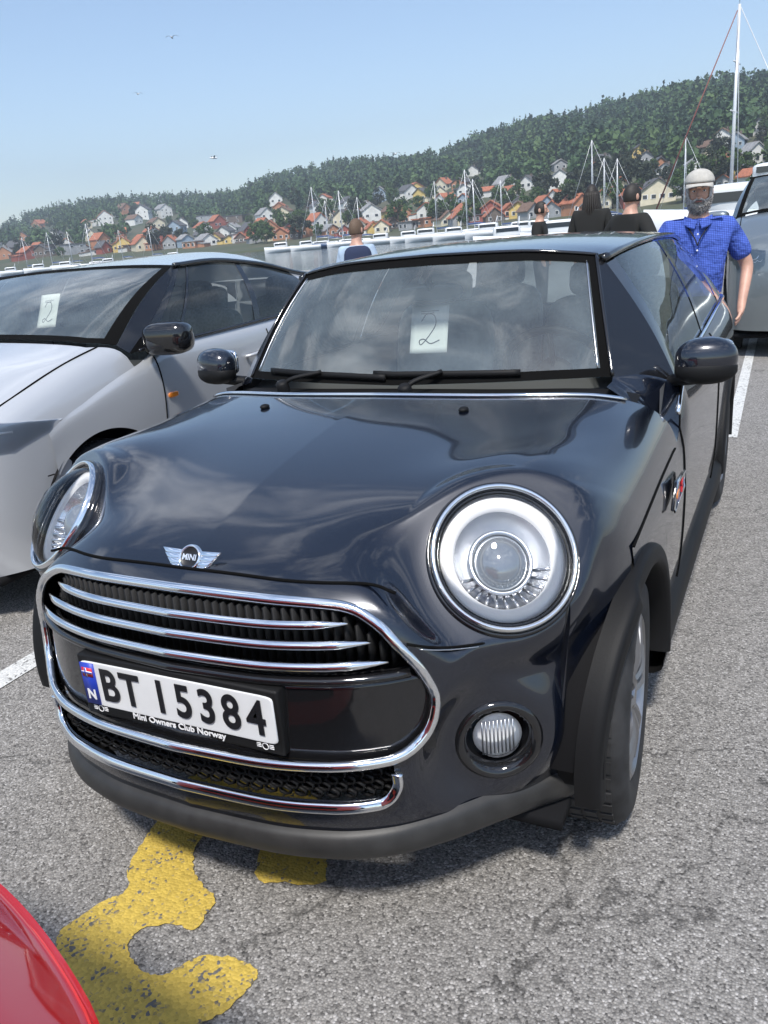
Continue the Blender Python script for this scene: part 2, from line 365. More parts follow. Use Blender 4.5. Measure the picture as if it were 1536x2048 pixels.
for s in (-1, 1):
    G = []
    for y in np.concatenate([np.linspace(.56, 1.30, 60), np.linspace(1.31, 3.80, 90)]):
        fx = flank_x(y)
        if y < cowl_y(.842): tx, tz = .842, Hz(.842, y)
        else:
            b = belt(y); t = min(1, (y-1.30)/.16); t = t*t*(3-2*t); tx, tz = .842*(1-t)+b[0]*t, Hz(.842, 1.3)*(1-t)+b[1]*t
        zb = max(.20, arch_z(y), (.31+math.sqrt(max(0, .345**2-(y-3.126)**2))) if abs(y-3.126) < .345 else 0)
        pts = [(tx, tz), (tx+(fx-tx)*.62, tz-.06), (fx-.002, tz-.15), (fx, min(.60, tz-.2)), (fx-.004, .46), (fx-.016, .33), (fx-.04, .20)]
        C_ = cr1(np.array(pts), 60); zz = C_[:, 1]; zs_ = np.linspace(tz, min(zb, tz-.02), 26)
        G.append([(s*np.interp(z, zz[::-1], C_[::-1, 0]), y, z) for z in zs_])
    body.grid(np.array(G))
# rear
R_ = []
for z, yo in ((.22, 0), (.35, .03), (.55, .035), (.75, .01), (.97, -.04)):
    R_.append([(x, 3.80+yo-.0+.03*(1-(x/.72)**2), z) for x in np.linspace(-.73, .73, 15)])
body.grid(net(np.array(R_), 20, 30))
body.build('body', 'black_paint', mini, angle=50)
def strip(name, pts3, r, m, parent, rb=None, nrm=None, n=0, closed=False, power=1., taper=None, seg=8):
    p = np.asarray(pts3, float)
    if n: p = cr1(p, n)
    return MB().sweep(p, r, rb, nrm, closed=closed, power=power, taper=taper, seg=seg).build(name, m, parent)
# --- grille surround, slats, panels
hx = cr1(np.array(HEXF+[HEXF[0]]), 220)[:-1]
nr = np.array([(.0, -1, .35 if z > .7 else .0) for x, z in hx])
strip('grille_frame', [(x, nose_y(x, z)-.006, z) for x, z in hx],   .0118, 'chrome', mini, .010, nr, closed=True, seg=12)
pn = MB(); xx = np.linspace(-.56, .56, 91)
pn.grid(np.array([[(x, nose_y(x, .68)+.085, z) for z in np.linspace(.60, .782-.10*max(0, abs(x)-.30)/.19, 6)] for x in xx if abs(x) < .495]))
pn.build('grille_back', 'dark', mini)
ribs = MB()
for x in np.linspace(-.46, .46, 47):
    zt_ = .770-.10*max(0, abs(x)-.36)/.10; ribs.box((x, nose_y(x, .70)+.062, (.63+zt_)/2), (.006, .05, zt_-.63))
ribs.build('grille_ribs', 'plastic', mini)
for z, wd in ((.742, .392), (.705, .436), (.664, .468)):
    X = np.linspace(-wd, wd, 70); tp = np.clip(np.minimum(X+wd, wd-X)/.06, .12, 1)**.6
    strip('grille_slat', [(x, nose_y(x, z)+.006, z) for x in X], .0105, 'chrome', mini, .014, np.array([(0, -1, .45)]*70), taper=tp, seg=12, power=.8)
lp = MB()
lp.grid(np.array([[(x, nose_y(x, z)+.016+.03*(z > .625), z) for z in (.45, .48, .53, .58, .610, .62, .632)] for x in xx if abs(x) < .546]))
lp.build('bumper_panel', 'gloss_black', mini)
sh = MB()
for z in (.632, .464): sh.sweep([(x, nose_y(x, z)+(.012 if z > .5 else .034), z) for x in np.linspace(-.50, .50, 60)], .010, .012, np.array([(0, -1, 0)]*60))
sh.build('bumper_ledge', 'gloss_black', mini)
lm = MB(); lm.grid(np.array([[(x, nose_y(x, .40)+.05, z) for z in (.355, .40, .46)] for x in np.linspace(-.49, .49, 60)])); lm.build('intake_back', 'dark', mini)
hm = MB(); k = 0
for r_, z in enumerate(np.arange(.372, .452, .0165)):
    for x in np.arange(-.47, .471, .034):
        xc = x+(.017 if r_ % 2 else 0)
        if abs(xc) > .47: continue
        a = [math.pi/6+i*math.pi/3 for i in range(6)]
        hm.sweep([(xc+.0150*math.cos(t), nose_y(xc, .40)+.022, z+.0096*math.sin(t)) for t in a], .0022, .006, np.array([(0, -1, 0)]*6), seg=4, closed=True)
hm.build('intake_mesh', 'plastic', mini)
up = cr1(np.array(sym(UST, False)), 120)
strip('lower_trim', [(x, nose_y(x, z)-.008, z) for x, z in up], .0125, 'chrome', mini, .008, np.array([(0, -1, .3)]*120), seg=12, power=.7)
# --- lower valance and lip
vl = MB(); G = []
for x in np.linspace(-.80, .80, 90):
    n0 = nX(x)
    if n0 > .34: n0 = .34
    G.append([(x, n0+.012, .29), (x, n0-.010, .275), (x, n0-.018, .245), (x, n0-.004, .218), (x, n0+.035, .200), (x, n0+.12, .190)])
vl.grid(net(np.array(G), 90, 24)); vl.build('front_valance', 'grey_plastic', mini)
# --- wheel-arch cladding, sills
for s in (-1, 1):
    for yc in (.631, 3.126):
        a = np.linspace(rad(-8), rad(188), 46); mb = MB(); G = []
        for t in a:
            y = yc+math.cos(t)*.345; z = .31+math.sin(t)*.345; e = np.array([0, math.cos(t), math.sin(t)])
            fx = flank_x(max(.56, y)) if y > .5 else .862-.30*(.5-y)**1.3
            b = np.array([s*fx, y, z])
            G.append([b+np.array([-s*.04, 0, 0])+e*.044, b+np.array([s*.006, 0, 0])+e*.042, b+np.array([s*.016, 0, 0])+e*.022, b+np.array([s*.014, 0, 0])-e*.004, b+np.array([-s*.03, 0, 0])-e*.012, b+np.array([-s*.09, 0, 0])-e*.012])
        mb.grid(net(np.array(G), 60, 18)); mb.build('arch_cladding', 'plastic', mini)
        iw = MB(); aa = np.linspace(rad(-4), rad(178), 36)
        iw.grid(np.array([[(s*X_, yc+math.cos(t)*r_, .31+math.sin(t)*r_) for X_, r_ in ((.84, .365), (.58, .365), (.58, .05))] for t in aa])); iw.build('wheel_well', 'dark', mini)
    sb = MB(); sb.grid(net(np.array([[(s*.845, y, .33), (s*.868, y, .30), (s*.866, y, .24), (s*.83, y, .185), (s*.60, y, .18)] for y in (.97, 1.6, 2.2, 2.78)]), 30, 16)); sb.build('sill', 'plastic', mini)
MB().box((0, 1.9, .19), (1.5, 3.3, .03)).build('underbody', 'dark', mini)
# --- wheels
def make_wheel(parent, c, s, R=.31, wd=.20, spokes=5, rim='alloy', rr=.205, steer=0):
    o = bpy.data.objects.new('wheel', None); COL.objects.link(o); o.parent = parent; o.location = c; o.rotation_euler = (0, 0, steer)
    ax = (s, 0, 0); h = wd/2
    t = MB(); t.lathe([(rr, h-.012), (rr+.03, h), (R-.035, h), (R-.012, h-.012), (R, h-.03), (R, -h+.03), (R-.012, -h+.012), (rr, -h)], (0, 0, 0), ax, seg=56)
    for k in range(44):   # tread blocks
        a = 2*math.pi*k/44
        for q in (-.055, -.018, .018, .055): t.box((q*wd/.2, math.cos(a)*(R-.001), math.sin(a)*(R-.001)), (.028, .030, .010), rx=a-math.pi/2)
    t.build('tyre', 'rubber', o, angle=40)
    r = MB(); r.lathe([(rr+.002, h-.010), (rr-.012, h-.004), (rr-.022, h-.02), (rr-.03, h-.07), (rr-.035, -h+.02)], (0, 0, 0), ax, seg=48)
    for k in range(spokes):
        a = 2*math.pi*k/spokes
        d = np.array([0, math.cos(a), math.sin(a)]); e = np.array([0, -math.sin(a), math.cos(a)])
        for q in (-.022, .022):
            p = [np.array([s*(h-.03), 0, 0])+d*.03+e*q*.5, np.array([s*(h-.012), 0, 0])+d*.10+e*q, np.array([s*(h-.02), 0, 0])+d*(rr-.015)+e*q*2.1]
            r.sweep(cr1(np.array(p), 10), .012, .012, seg=6)
    r.lathe([(.0, h-.008), (.03, h-.010), (.045, h-.03), (.05, h-.06)], (0, 0, 0), ax, seg=24)
    r.build('rim', rim, o, angle=40)
    dk = MB(); dk.lathe([(rr-.03, -.0), (.0, -.0)], (0, 0, 0), ax, seg=32); dk.build('brake_disc', 'dark', o)
    return o
for s in (-1, 1):
    make_wheel(mini, (s*.752, .631, .31), s, steer=rad(4)); make_wheel(mini, (s*.752, 3.126, .31), s)
# --- headlights
for s in (-1, 1):
    S = np.array([s, 1, 1.]); c = HLC*S; A = HLA*S; B = HLB*S; Nn = HLN*S
    lo = bpy.data.objects.new('headlight', None); COL.objects.link(lo); lo.parent = mini
    def L(prof, name, m, off=0): return MB().lathe(prof, c+Nn*off, Nn, seg=72, ex=A, ey=B).build(name, m, lo)
    L([(1.075, -.05), (1.085, -.012), (1.06, .004), (1.03, -.002), (1.02, -.03)], 'surround', 'gloss_black')
    L([(1.025, -.03), (1.032, .002), (1.015, .014), (.985, .017), (.958, .010), (.945, -.01)], 'chrome_ring', 'chrome')
    L([(.955, -.05), (.95, .0), (.90, .004), (.885, -.02)], 'inner_rim', 'gloss_black')
    L([(.93, .004), (.80, .026), (.6, .048), (.35, .064), (0, .070)], 'lens', 'lens')
    L([(.92, -.03), (.90, -.012), (.80, -.008), (.70, -.012), (.67, -.03)], 'light_ring', 'drl')
    L([(.68, -.02), (.62, -.055), (.50, -.085), (.40, -.10), (0, -.105)], 'reflector', 'reflector')
    L([(.46, -.10), (.47, -.045), (.43, -.035), (.40, -.045)], 'projector_ring', 'satin')
    L([(.41, -.05), (.32, -.025), (.18, -.010), (0, -.004)], 'projector', 'proj')
    fr = MB()   # reflector ribs and top brow inside the lamp
    for q in range(12):
        t = rad(200+q*12.7); fr.sweep([c+Nn*(-.05)+A*math.cos(t)*.48+B*math.sin(t)*.48, c+Nn*(-.018)+A*math.cos(t)*.67+B*math.sin(t)*.67], .004, .004, seg=5)
    fr.build('reflector_ribs', 'satin', lo)
# --- fog lamps
for s in (-1, 1):
    yb = nose_y(FOG[0], FOG[1]); nn = FOGN*np.array([s, 1, 1]); c = np.array([s*FOG[0], yb, FOG[1]])
    fo = bpy.data.objects.new('fog_lamp', None); COL.objects.link(fo); fo.parent = mini
    MB().lathe([(.098, -.02), (.094, .003), (.082, .010), (.070, -.005), (.062, -.03), (.05, -.06), (0, -.062)], c, nn, seg=48).build('housing', 'gloss_black', fo)
    MB().lathe([(.0535, -.026), (.053, -.014), (.049, -.008), (0, -.002)], c, nn, seg=36).build('lens', 'lens', fo)
    MB().lathe([(.053, -.022), (.034, -.032), (0, -.036)], c, nn, seg=36).build('reflector', 'drl', fo)
    rb = MB()
    for q in np.linspace(-.036, .036, 9): rb.box(c+nn*(-.014)+np.array([q*nn[1]*-s, q*.55, 0])*.9, (.003, .003, .08))
    rb.build('lens_ribs', 'satin', fo)
    # vertical bumper fold with side reflector
    q = np.array([s*.778, nose_y(.765, .47)+.030, .47]); MB().rbox(q, (.010, .045, .085), .5, R=np.array(Matrix.Rotation(-s*rad(35), 3, 'Z'))).build('side_reflector', 'grey_plastic', mini)
# --- seams
def surf_line(pts, off=.0015): return [(x, nose_y(x, z)-off, z) for x, z in pts]
for s in (-1, 1):
    p = cr1(np.array([(s*.50, .695), (s*.56, .672), (s*.63, .655), (s*.70, .650), (s*.75, .655)]), 30); strip('bumper_seam', surf_line(p), .0028, 'gap', mini)
    p = cr1(np.array([(s*.52, .680), (s*.58, .661), (s*.65, .645), (s*.72, .643)]), 30); strip('seam_highlight', surf_line(p, .001), .0014, 'satin', mini)
    yy = np.linspace(.42, 1.25, 40); strip('fender_seam', [(s*.8445, y, Hz(.842, y)-.006) for y in yy if y > .56], .0028, 'gap', mini)
hh = cr1(np.array([(-.47, .788), (-.40, .803), (-.2, .813), (0, .815), (.2, .813), (.40, .803), (.47, .788)]), 60)
strip('bonnet_edge', surf_line(hh, .002), .0035, 'gap', mini)
# bonnet rear edge and cowl
cx_ = np.linspace(-.72, .72, 80)
strip('bonnet_rear_edge', [(x, cowl_y(x)-.004, Hz(x, cowl_y(x))+.004) for x in cx_], .010, 'chrome', mini, .0055, np.array([(0, 0, 1)]*80), seg=10)
cw = MB(); cw.grid(net(np.array([[(x, cowl_y(x)+.012, Hz(x, cowl_y(x))-.010), (x, cowl_y(x)+.06, Hz(x, cowl_y(x))-.022), (x, cowl_y(x)+.15, Hz(x, cowl_y(x))-.010)] for x in np.linspace(-.735, .735, 40)]), 60, 12)); cw.build('cowl', 'plastic', mini)
gl = MB()
for q in np.linspace(-.6, .6, 38): gl.box((q, cowl_y(q)+.05, Hz(q, cowl_y(q))-.014), (.010, .05, .006))
gl.build('cowl_grille', 'gloss_black', mini)
for s in (-1, 1): MB().ell((s*.33, .88, Hz(.33, .88)+.004), (.014, .018, .008)).build('washer_jet', 'plastic', mini)
# badge
bc = np.array([0, .067, .828]); ey = np.array([0, .55, .83]); ey /= np.linalg.norm(ey); ex = np.array([1., 0, 0]); ez = np.cross(ex, ey)
bo = bpy.data.objects.new('bonnet_badge', None); COL.objects.link(bo); bo.parent = mini; B4 = lambda dx, dy, dz: bc+ex*dx+ey*dy+ez*(dz+.004)
MB().lathe([(.0, .004), (.022, .004), (.024, .006)], B4(0, 0, 0), ez, seg=40).build('disc', 'plate_black', bo)
MB().lathe([(.0235, .0), (.0235, .008), (.0265, .009), (.029, .006), (.030, 0)], B4(0, 0, 0), ez, seg=48).build('ring', 'chrome', bo)
wg = MB()
for s in (-1, 1):
    wg = MB()
    for k, (x1, y0) in enumerate(((.078, .016), (.070, .005), (.060, -.006), (.048, -.017))):
        wg.prism([B4(s*.024, y0, 0), B4(s*x1, y0+.0015, 0), B4(s*(x1-.010), y0-.0085, 0), B4(s*.024, y0-.0090, 0)], ez*.006)
    wg.prism([B4(s*.022, .014, -.001), B4(s*.072, .013, -.001), B4(s*.046, -.024, -.001), B4(s*.022, -.024, -.001)], ez*.004)
    wg.build('wing', 'chrome', bo, bevel=.0008)
text_mb('MINI', .0185, frame4(B4(0, 0, .0062), ex, ey), .0012, .0004).build('letters', 'chrome', bo, smooth=False)
# number plate
PO = np.array([0, -.070, .554]); py = np.array([0, .05, 1.]); po = bpy.data.objects.new('number_plate', None); COL.objects.link(po); po.parent = mini
MB().box((0, -.048, .546), (.540, .034, .152)).build('holder', 'plastic', po, bevel=.006)
MB().rbox(PO+np.array([0, .004, 0]), (.520, .006, .110), .1).build('plate', 'plate_white', po)
P4 = lambda x, z, d=0: frame4(PO+np.array([x, -.0005-d, z]), (1, 0, 0), (0, 0, 1))
MB().box(PO+np.array([-.2365, -.0001, 0]), (.040, .003, .104)).build('country_strip', 'plate_blue', po)
fl = MB(); fx0 = -.2365
fl.box(PO+np.array([fx0, -.002, .030]), (.030, .002, .022)); fl.build('flag', 'plate_red', po)
fw = MB(); fw.box(PO+np.array([fx0-.004, -.0033, .030]), (.0062, .001, .022)); fw.box(PO+np.array([fx0, -.0037, .030]), (.030, .001, .0062)); fw.build('flag_cross_edge', 'white', po)
fb = MB(); fb.box(PO+np.array([fx0-.004, -.0043, .030]), (.0030, .001, .022)); fb.box(PO+np.array([fx0, -.0046, .030]), (.030, .001, .0030)); fb.build('flag_cross', 'plate_blue', po)
text_mb('N', .034, P4(fx0, -.028, .001), .0008, .001).build('country_letter', 'white', po, smooth=False)
def glyph(ch, x): text_mb(ch, .112, P4(x, .0, .001), .0008, .0022, .84).build('plate_character', 'plate_black', po, smooth=False)
for ch, x in zip('BT15384', (-.178, -.116, -.032, .030, .092, .154, .216)): glyph(ch, x)
text_mb('Mini Owners Club Norway', .0205, frame4(np.array([.0, -.0685, .4903]), (1, 0, 0), (0, 0, 1)), .0006, .0004, 1.12).build('holder_text', 'white', po, smooth=False)
for s in (-1, 1):
    lg = MB(); cc_ = np.array([s*.225, -.0655, .4880]); lg.lathe([(.0065, 0), (.0065, .001), (.0082, .001), (.0082, 0)], cc_, (0, -1, 0), seg=20)
    for q in (-1, 1):
        for h in (-.003, 0.001, .005): lg.box(cc_+np.array([q*.0155, -.0006, h]), (.012-.3*abs(h), .001, .002))
    lg.build('holder_emblem', 'white', po)
# --- greenhouse
def wb(x): return np.array([x, spl(abs(x), [0, .3, .55, .66], [1.135, 1.155, 1.225, 1.29]), Hz(min(abs(x), .7), 1.13)+spl(abs(x), [0, .66], [-.005, .02])])
def wt(x): return np.array([x, spl(abs(x), [0, .3, .53, .56], [1.500, 1.515, 1.57, 1.585]), spl(abs(x), [0, .3, .5, .56], [1.365, 1.358, 1.336, 1.325])])
def WS(a, t, off=0):   # a in -1..1 lateral, t 0 bottom..1 top
    b = wb(.655*a); c = wt(.545*a); p = b*(1-t)+c*t; p = p+np.array([0, -.55, .83])*(.022*math.sin(math.pi*t)+off); return p
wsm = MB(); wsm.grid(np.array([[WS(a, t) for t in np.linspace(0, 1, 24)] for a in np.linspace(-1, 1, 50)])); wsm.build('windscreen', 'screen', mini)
fr = MB()
fr.grid(np.array([[WS(a, t, .002) for t in (.915, .94, .97, 1.0)] for a in np.linspace(-1, 1, 40)]))
fr.grid(np.array([[WS(a, t, .002) for t in (0, .02, .04, .06)] for a in np.linspace(-1, 1, 40)]))
for s in (-1, 1): fr.grid(np.array([[WS(s*a, t, .002) for a in (.955, .97, .985, 1.0)] for t in np.linspace(0, 1, 24)]))
fr.build('windscreen_border', 'gap', mini)
for s in (-1, 1): strip('windscreen_trim', [WS(s*1.0, t, .006) for t in np.linspace(.0, 1, 24)], .006, 'gloss_black', mini)
for s in (-1, 1): strip('windscreen_bead', [WS(s*.945, t, .004) for t in np.linspace(.06, .93, 24)], .0026, 'satin', mini)
# roof edge curve and roof skin
def redge(y): return np.array([spl(y, [1.57, 1.75, 2.2, 2.9, 3.45], [.562, .582, .596, .585, .555]), y, spl(y, [1.57, 1.75, 2.2, 2.9, 3.45], [1.322, 1.340, 1.352, 1.336, 1.296])])
def rtop(y): return spl(y, [1.49, 1.7, 2.1, 2.8, 3.5], [1.362, 1.376, 1.386, 1.376, 1.33])
RF = []
for k, t in enumerate(np.linspace(0, 1, 40)):
    row = []
    for a in np.linspace(-1, 1, 41):
        y0 = wt(.545*a)[1]; y = y0+(3.47-y0)*t; e = redge(max(1.57, y)); hx_ = e[0]-(.017 if t == 0 else 0)
        zz = rtop(y)-(rtop(y)-e[2])*abs(a)**2.6
        if k == 0: row.append(wt(.545*a)+np.array([0, -.002, .002]))
        else: row.append((e[0]*a, y, zz+.006))
    RF.append(row)
MB().grid(np.array(RF)).build('roof', 'black_paint', mini)
strip('roof_front_edge', [wt(x)+np.array([0, -.004, .004]) for x in np.linspace(-.55, .55, 50)], .006, 'gloss_black', mini)
# side windows, pillars, belt trim
def bedge(y): b = belt(max(1.3, y)); return np.array([b[0]-.012, y, b[1]+.004])
def SG(s, y0, y1, u, v, off=0):
    yb = y0[0]+(y1[0]-y0[0])*u; yt = y0[1]+(y1[1]-y0[1])*u
    b = bedge(yb); t = redge(max(1.57, min(3.45, yt)))-np.array([-.012, 0, .02]); p = b*(1-v)+t*v
    p = p+np.array([(.018*math.sin(math.pi*v)+off), 0, 0]); return p*np.array([s, 1, 1])
for s in (-1, 1):
    for (a, b) in (((1.53, 1.66), (2.35, 2.42)), ((2.43, 2.49), (3.22, 3.15))):
        MB().grid(np.array([[SG(s, a, b, u, v) for v in np.linspace(0, 1, 14)] for u in np.linspace(0, 1, 14)])).build('side_window', 'sideglass', mini)
    pm = MB()
    pm.grid(np.array([[SG(s, (1.45, 1.575), (1.53, 1.66), u, v, .004) for v in np.linspace(0, 1, 14)] for u in np.linspace(0, 1, 8)]))
    pm.build('front_pillar', 'gloss_black', mini)
    pm = MB(); pm.grid(np.array([[SG(s, (2.35, 2.42), (2.43, 2.49), u, v, .003) for v in np.linspace(0, 1, 14)] for u in np.linspace(0, 1, 4)])); pm.build('centre_pillar', 'gloss_black', mini)
    pm = MB(); pm.grid(np.array([[SG(s, (3.22, 3.15), (3.72, 3.45), u, v, .003) for v in np.linspace(0, 1, 14)] for u in np.linspace(0, 1, 8)])); pm.build('rear_pillar', 'black_paint', mini)
    # wedge between windscreen edge and front pillar
    wdg = MB(); wdg.grid(np.array([[WS(s, t)*(1-q)+SG(s, (1.45, 1.575), (1.53, 1.66), 0, t, .004)*q for q in np.linspace(0, 1, 6)] for t in np.linspace(0, 1, 16)])); wdg.build('pillar_trim', 'gloss_black', mini)
    cs = MB(); G = []
    for y in np.linspace(1.20, 1.46, 24):
        b = belt(y); t = min(1, max(0, (y-1.30)/.16)); t = t*t*(3-2*t); tx, tz = .842*(1-t)+b[0]*t, Hz(.842, min(y, 1.3))*(1-t)+b[1]*t
        e = wb(.655) if y > 1.29 else np.array([.655-.0*(y-1.2), y, wb(.655)[2]-.012]); G.append([(s*(e[0]*(1-q)+tx*q), e[1]*(1-q)+y*q, e[2]*(1-q)+tz*q+.02*math.sin(math.pi*q)) for q in np.linspace(0, 1, 10)])
    cs.grid(np.array(G)); cs.build('cowl_side', 'black_paint', mini)
    strip('belt_trim', [(s*(bedge(y)[0]+.012), y, bedge(y)[2]+.002) for y in np.linspace(1.33, 3.7, 60)], .008, 'chrome', mini, .008)
    strip('roof_rail', [redge(y)*np.array([s, 1, 1])+np.array([s*.006, 0, -.004]) for y in np.linspace(1.57, 3.45, 40)], .012, 'gloss_black', mini)
    strip('door_seam', [(s*(flank_at(1.36, z)+.0008), 1.36, z) for z in np.linspace(.30, .86, 30)], .003, 'gap', mini)
    strip('door_seam', [(s*(flank_at(2.45, z)+.0008), 2.45, z) for z in np.linspace(.30, .95, 30)], .003, 'gap', mini)
    hd = MB(); hd.sweep(cr1(np.array([(s*.858, 2.13, .845), (s*.885, 2.18, .85), (s*.885, 2.28, .852), (s*.856, 2.33, .85)]), 20), .012, .010); hd.build('door_handle', 'chrome', mini)
    # side scuttle with lettered badge
    sc_ = bpy.data.objects.new('side_scuttle', None); COL.objects.link(sc_); sc_.parent = mini
    q0 = np.array([s*.864, 1.12, .70])
    MB().prism([q0+np.array([0, a, b]) for a, b in ((-.10, -.032), (.10, -.022), (.115, .020), (-.05, .036))], (s*.010, 0, 0)).build('panel', 'gloss_black', sc_, bevel=.003)
    strip('chrome_edge', [q0+np.array([s*.010, a, b]) for a, b in ((-.10, -.032), (.10, -.022), (.115, .020), (-.05, .036))], .005, 'chrome', sc_, closed=True)
    MB().rbox(q0+np.array([s*.012, -.045, .002]), (.006, .05, .020), .5).build('indicator', 'amber', sc_)
    text_mb('S', .055, frame4(q0+np.array([s*.0125, .04, .0]), (0, s, 0), (0, 0, 1)), .002, .003).build('letter', 'plate_red', sc_, smooth=False)
MB().grid(net(np.array([[(x, y, z) for x in np.linspace(-1, 1, 7)*k] for y, z, k in ((3.47, 1.33, .54), (3.60, 1.15, .60), (3.72, .97, .68))]), 16, 20)).build('rear_window', 'sideglass', mini)
# mirrors
for s in (-1, 1):
    mo = bpy.data.objects.new('door_mirror', None); COL.objects.link(mo); mo.parent = mini
    c = np.array([s*.905, 1.41, 1.02]); Rm = np.array(Matrix.Rotation(s*rad(14), 3, 'Z'))
    MB().rbox(c, (.178, .12, .128), .85, 18, 30, R=Rm).build('shell', 'black_paint', mo)
    MB().rbox(c+np.array([0, -.004, -.030]), (.180, .118, .09), .88, 12, 26, R=Rm).build('lower_shell', 'plastic', mo)
    MB().rbox(c+np.array([0, .062, 0]), (.15, .02, .10), .5, R=Rm).build('mirror_glass', 'chrome', mo)
    st = MB(); st.sweep(cr1(np.array([(s*.80, 1.46, .945), (s*.845, 1.43, .955), (s*.895, 1.41, .965)]), 12), .030, .020); st.build('arm', 'plastic', mo)
# wipers
def wip(name, a0, t0, a1, t1, ap, tp):
    wo = bpy.data.objects.new('wiper', None); COL.objects.link(wo); wo.parent = mini
    bl = [WS(a0+(a1-a0)*k, t0+(t1-t0)*k, .014) for k in np.linspace(0, 1, 20)]
    MB().sweep(bl, .006, .012, seg=6).build('blade', 'plastic', wo)
    pv = WS(ap, tp, .0)+np.array([0, -.06, .005]); mid = WS(a0+(a1-a0)*.5, t0+(t1-t0)*.5, .026)
    MB().sweep(cr1(np.array([pv, pv+(mid-pv)*.25+np.array([0, 0, .014]), mid]), 16), .010, .008, seg=6).build('arm', 'plastic', wo)
    MB().lathe([(.022, -.02), (.022, .012), (.016, .02), (0, .02)], pv, (0, -.3, 1), seg=20).build('pivot', 'plastic', wo)
wip('w', .62, .035, -.12, .055, .10, -.02)
wip('w', -.05, .03, -.80, .05, -.62, -.02)
# interior
io = MB(); io.grid(net(np.array([[(x, 1.24+.05*(x/.6)**2, .945), (x, 1.42, .965), (x, 1.58, .95), (x, 1.66, .86), (x, 1.66, .55)] for x in np.linspace(-.68, .68, 7)]), 30, 24)); io.build('dashboard', 'dash', mini)
MB().grid(net(np.array([[(x, y, .34) for x in (-.7, 0, .7)] for y in (1.2, 2.5, 3.6)]), 8, 8)).build('cabin_floor', 'dash', mini)
for s in (-1, 1):
    MB().grid(net(np.array([[(s*.79, y, z) for z in (.34, .7, .95)] for y in (1.3, 2.4, 3.6)]), 10, 8)).build('door_card', 'dash', mini)
    for yy_ in (2.15, 3.0):
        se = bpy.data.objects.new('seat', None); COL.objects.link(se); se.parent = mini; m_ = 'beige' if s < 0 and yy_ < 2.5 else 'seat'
        Rt = np.array(Matrix.Rotation(rad(-14), 3, 'X'))
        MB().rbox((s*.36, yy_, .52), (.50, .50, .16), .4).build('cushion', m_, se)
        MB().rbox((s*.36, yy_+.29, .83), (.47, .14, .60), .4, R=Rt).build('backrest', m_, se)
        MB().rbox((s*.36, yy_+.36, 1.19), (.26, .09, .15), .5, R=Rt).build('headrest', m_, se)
sw = bpy.data.objects.new('steering_wheel', None); COL.objects.link(sw); sw.parent = mini
nw = np.array([0, .86, .5]); nw /= np.linalg.norm(nw); e1 = np.array([1., 0, 0]); e2 = np.cross(nw, e1)
MB().sweep([np.array([.37, 1.72, .93])+.185*(math.cos(t)*e1+math.sin(t)*e2) for t in np.linspace(0, 2*math.pi, 40, endpoint=False)], .016, closed=True, nrm=nw).build('rim', 'plastic', sw)
hb = MB(); hb.ell((.37, 1.70, .925), (.07, .04, .06))
for t in (0, math.pi, -math.pi/2): hb.sweep([np.array([.37, 1.70, .925]), np.array([.37, 1.72, .93])+.18*(math.cos(t)*e1+math.sin(t)*e2)], .02, .01)
hb.build('hub', 'plastic', sw)
MB().rbox((-.05, 1.60, 1.235), (.24, .03, .075), .7, R=np.array(Matrix.Rotation(rad(12), 3, 'Z'))).build('rear_view_mirror', 'gloss_black', mini)
MB().sweep([(-.05, 1.60, 1.25), (-.03, 1.50, 1.33)], .014).build('mirror_stem', 'plastic', mini)
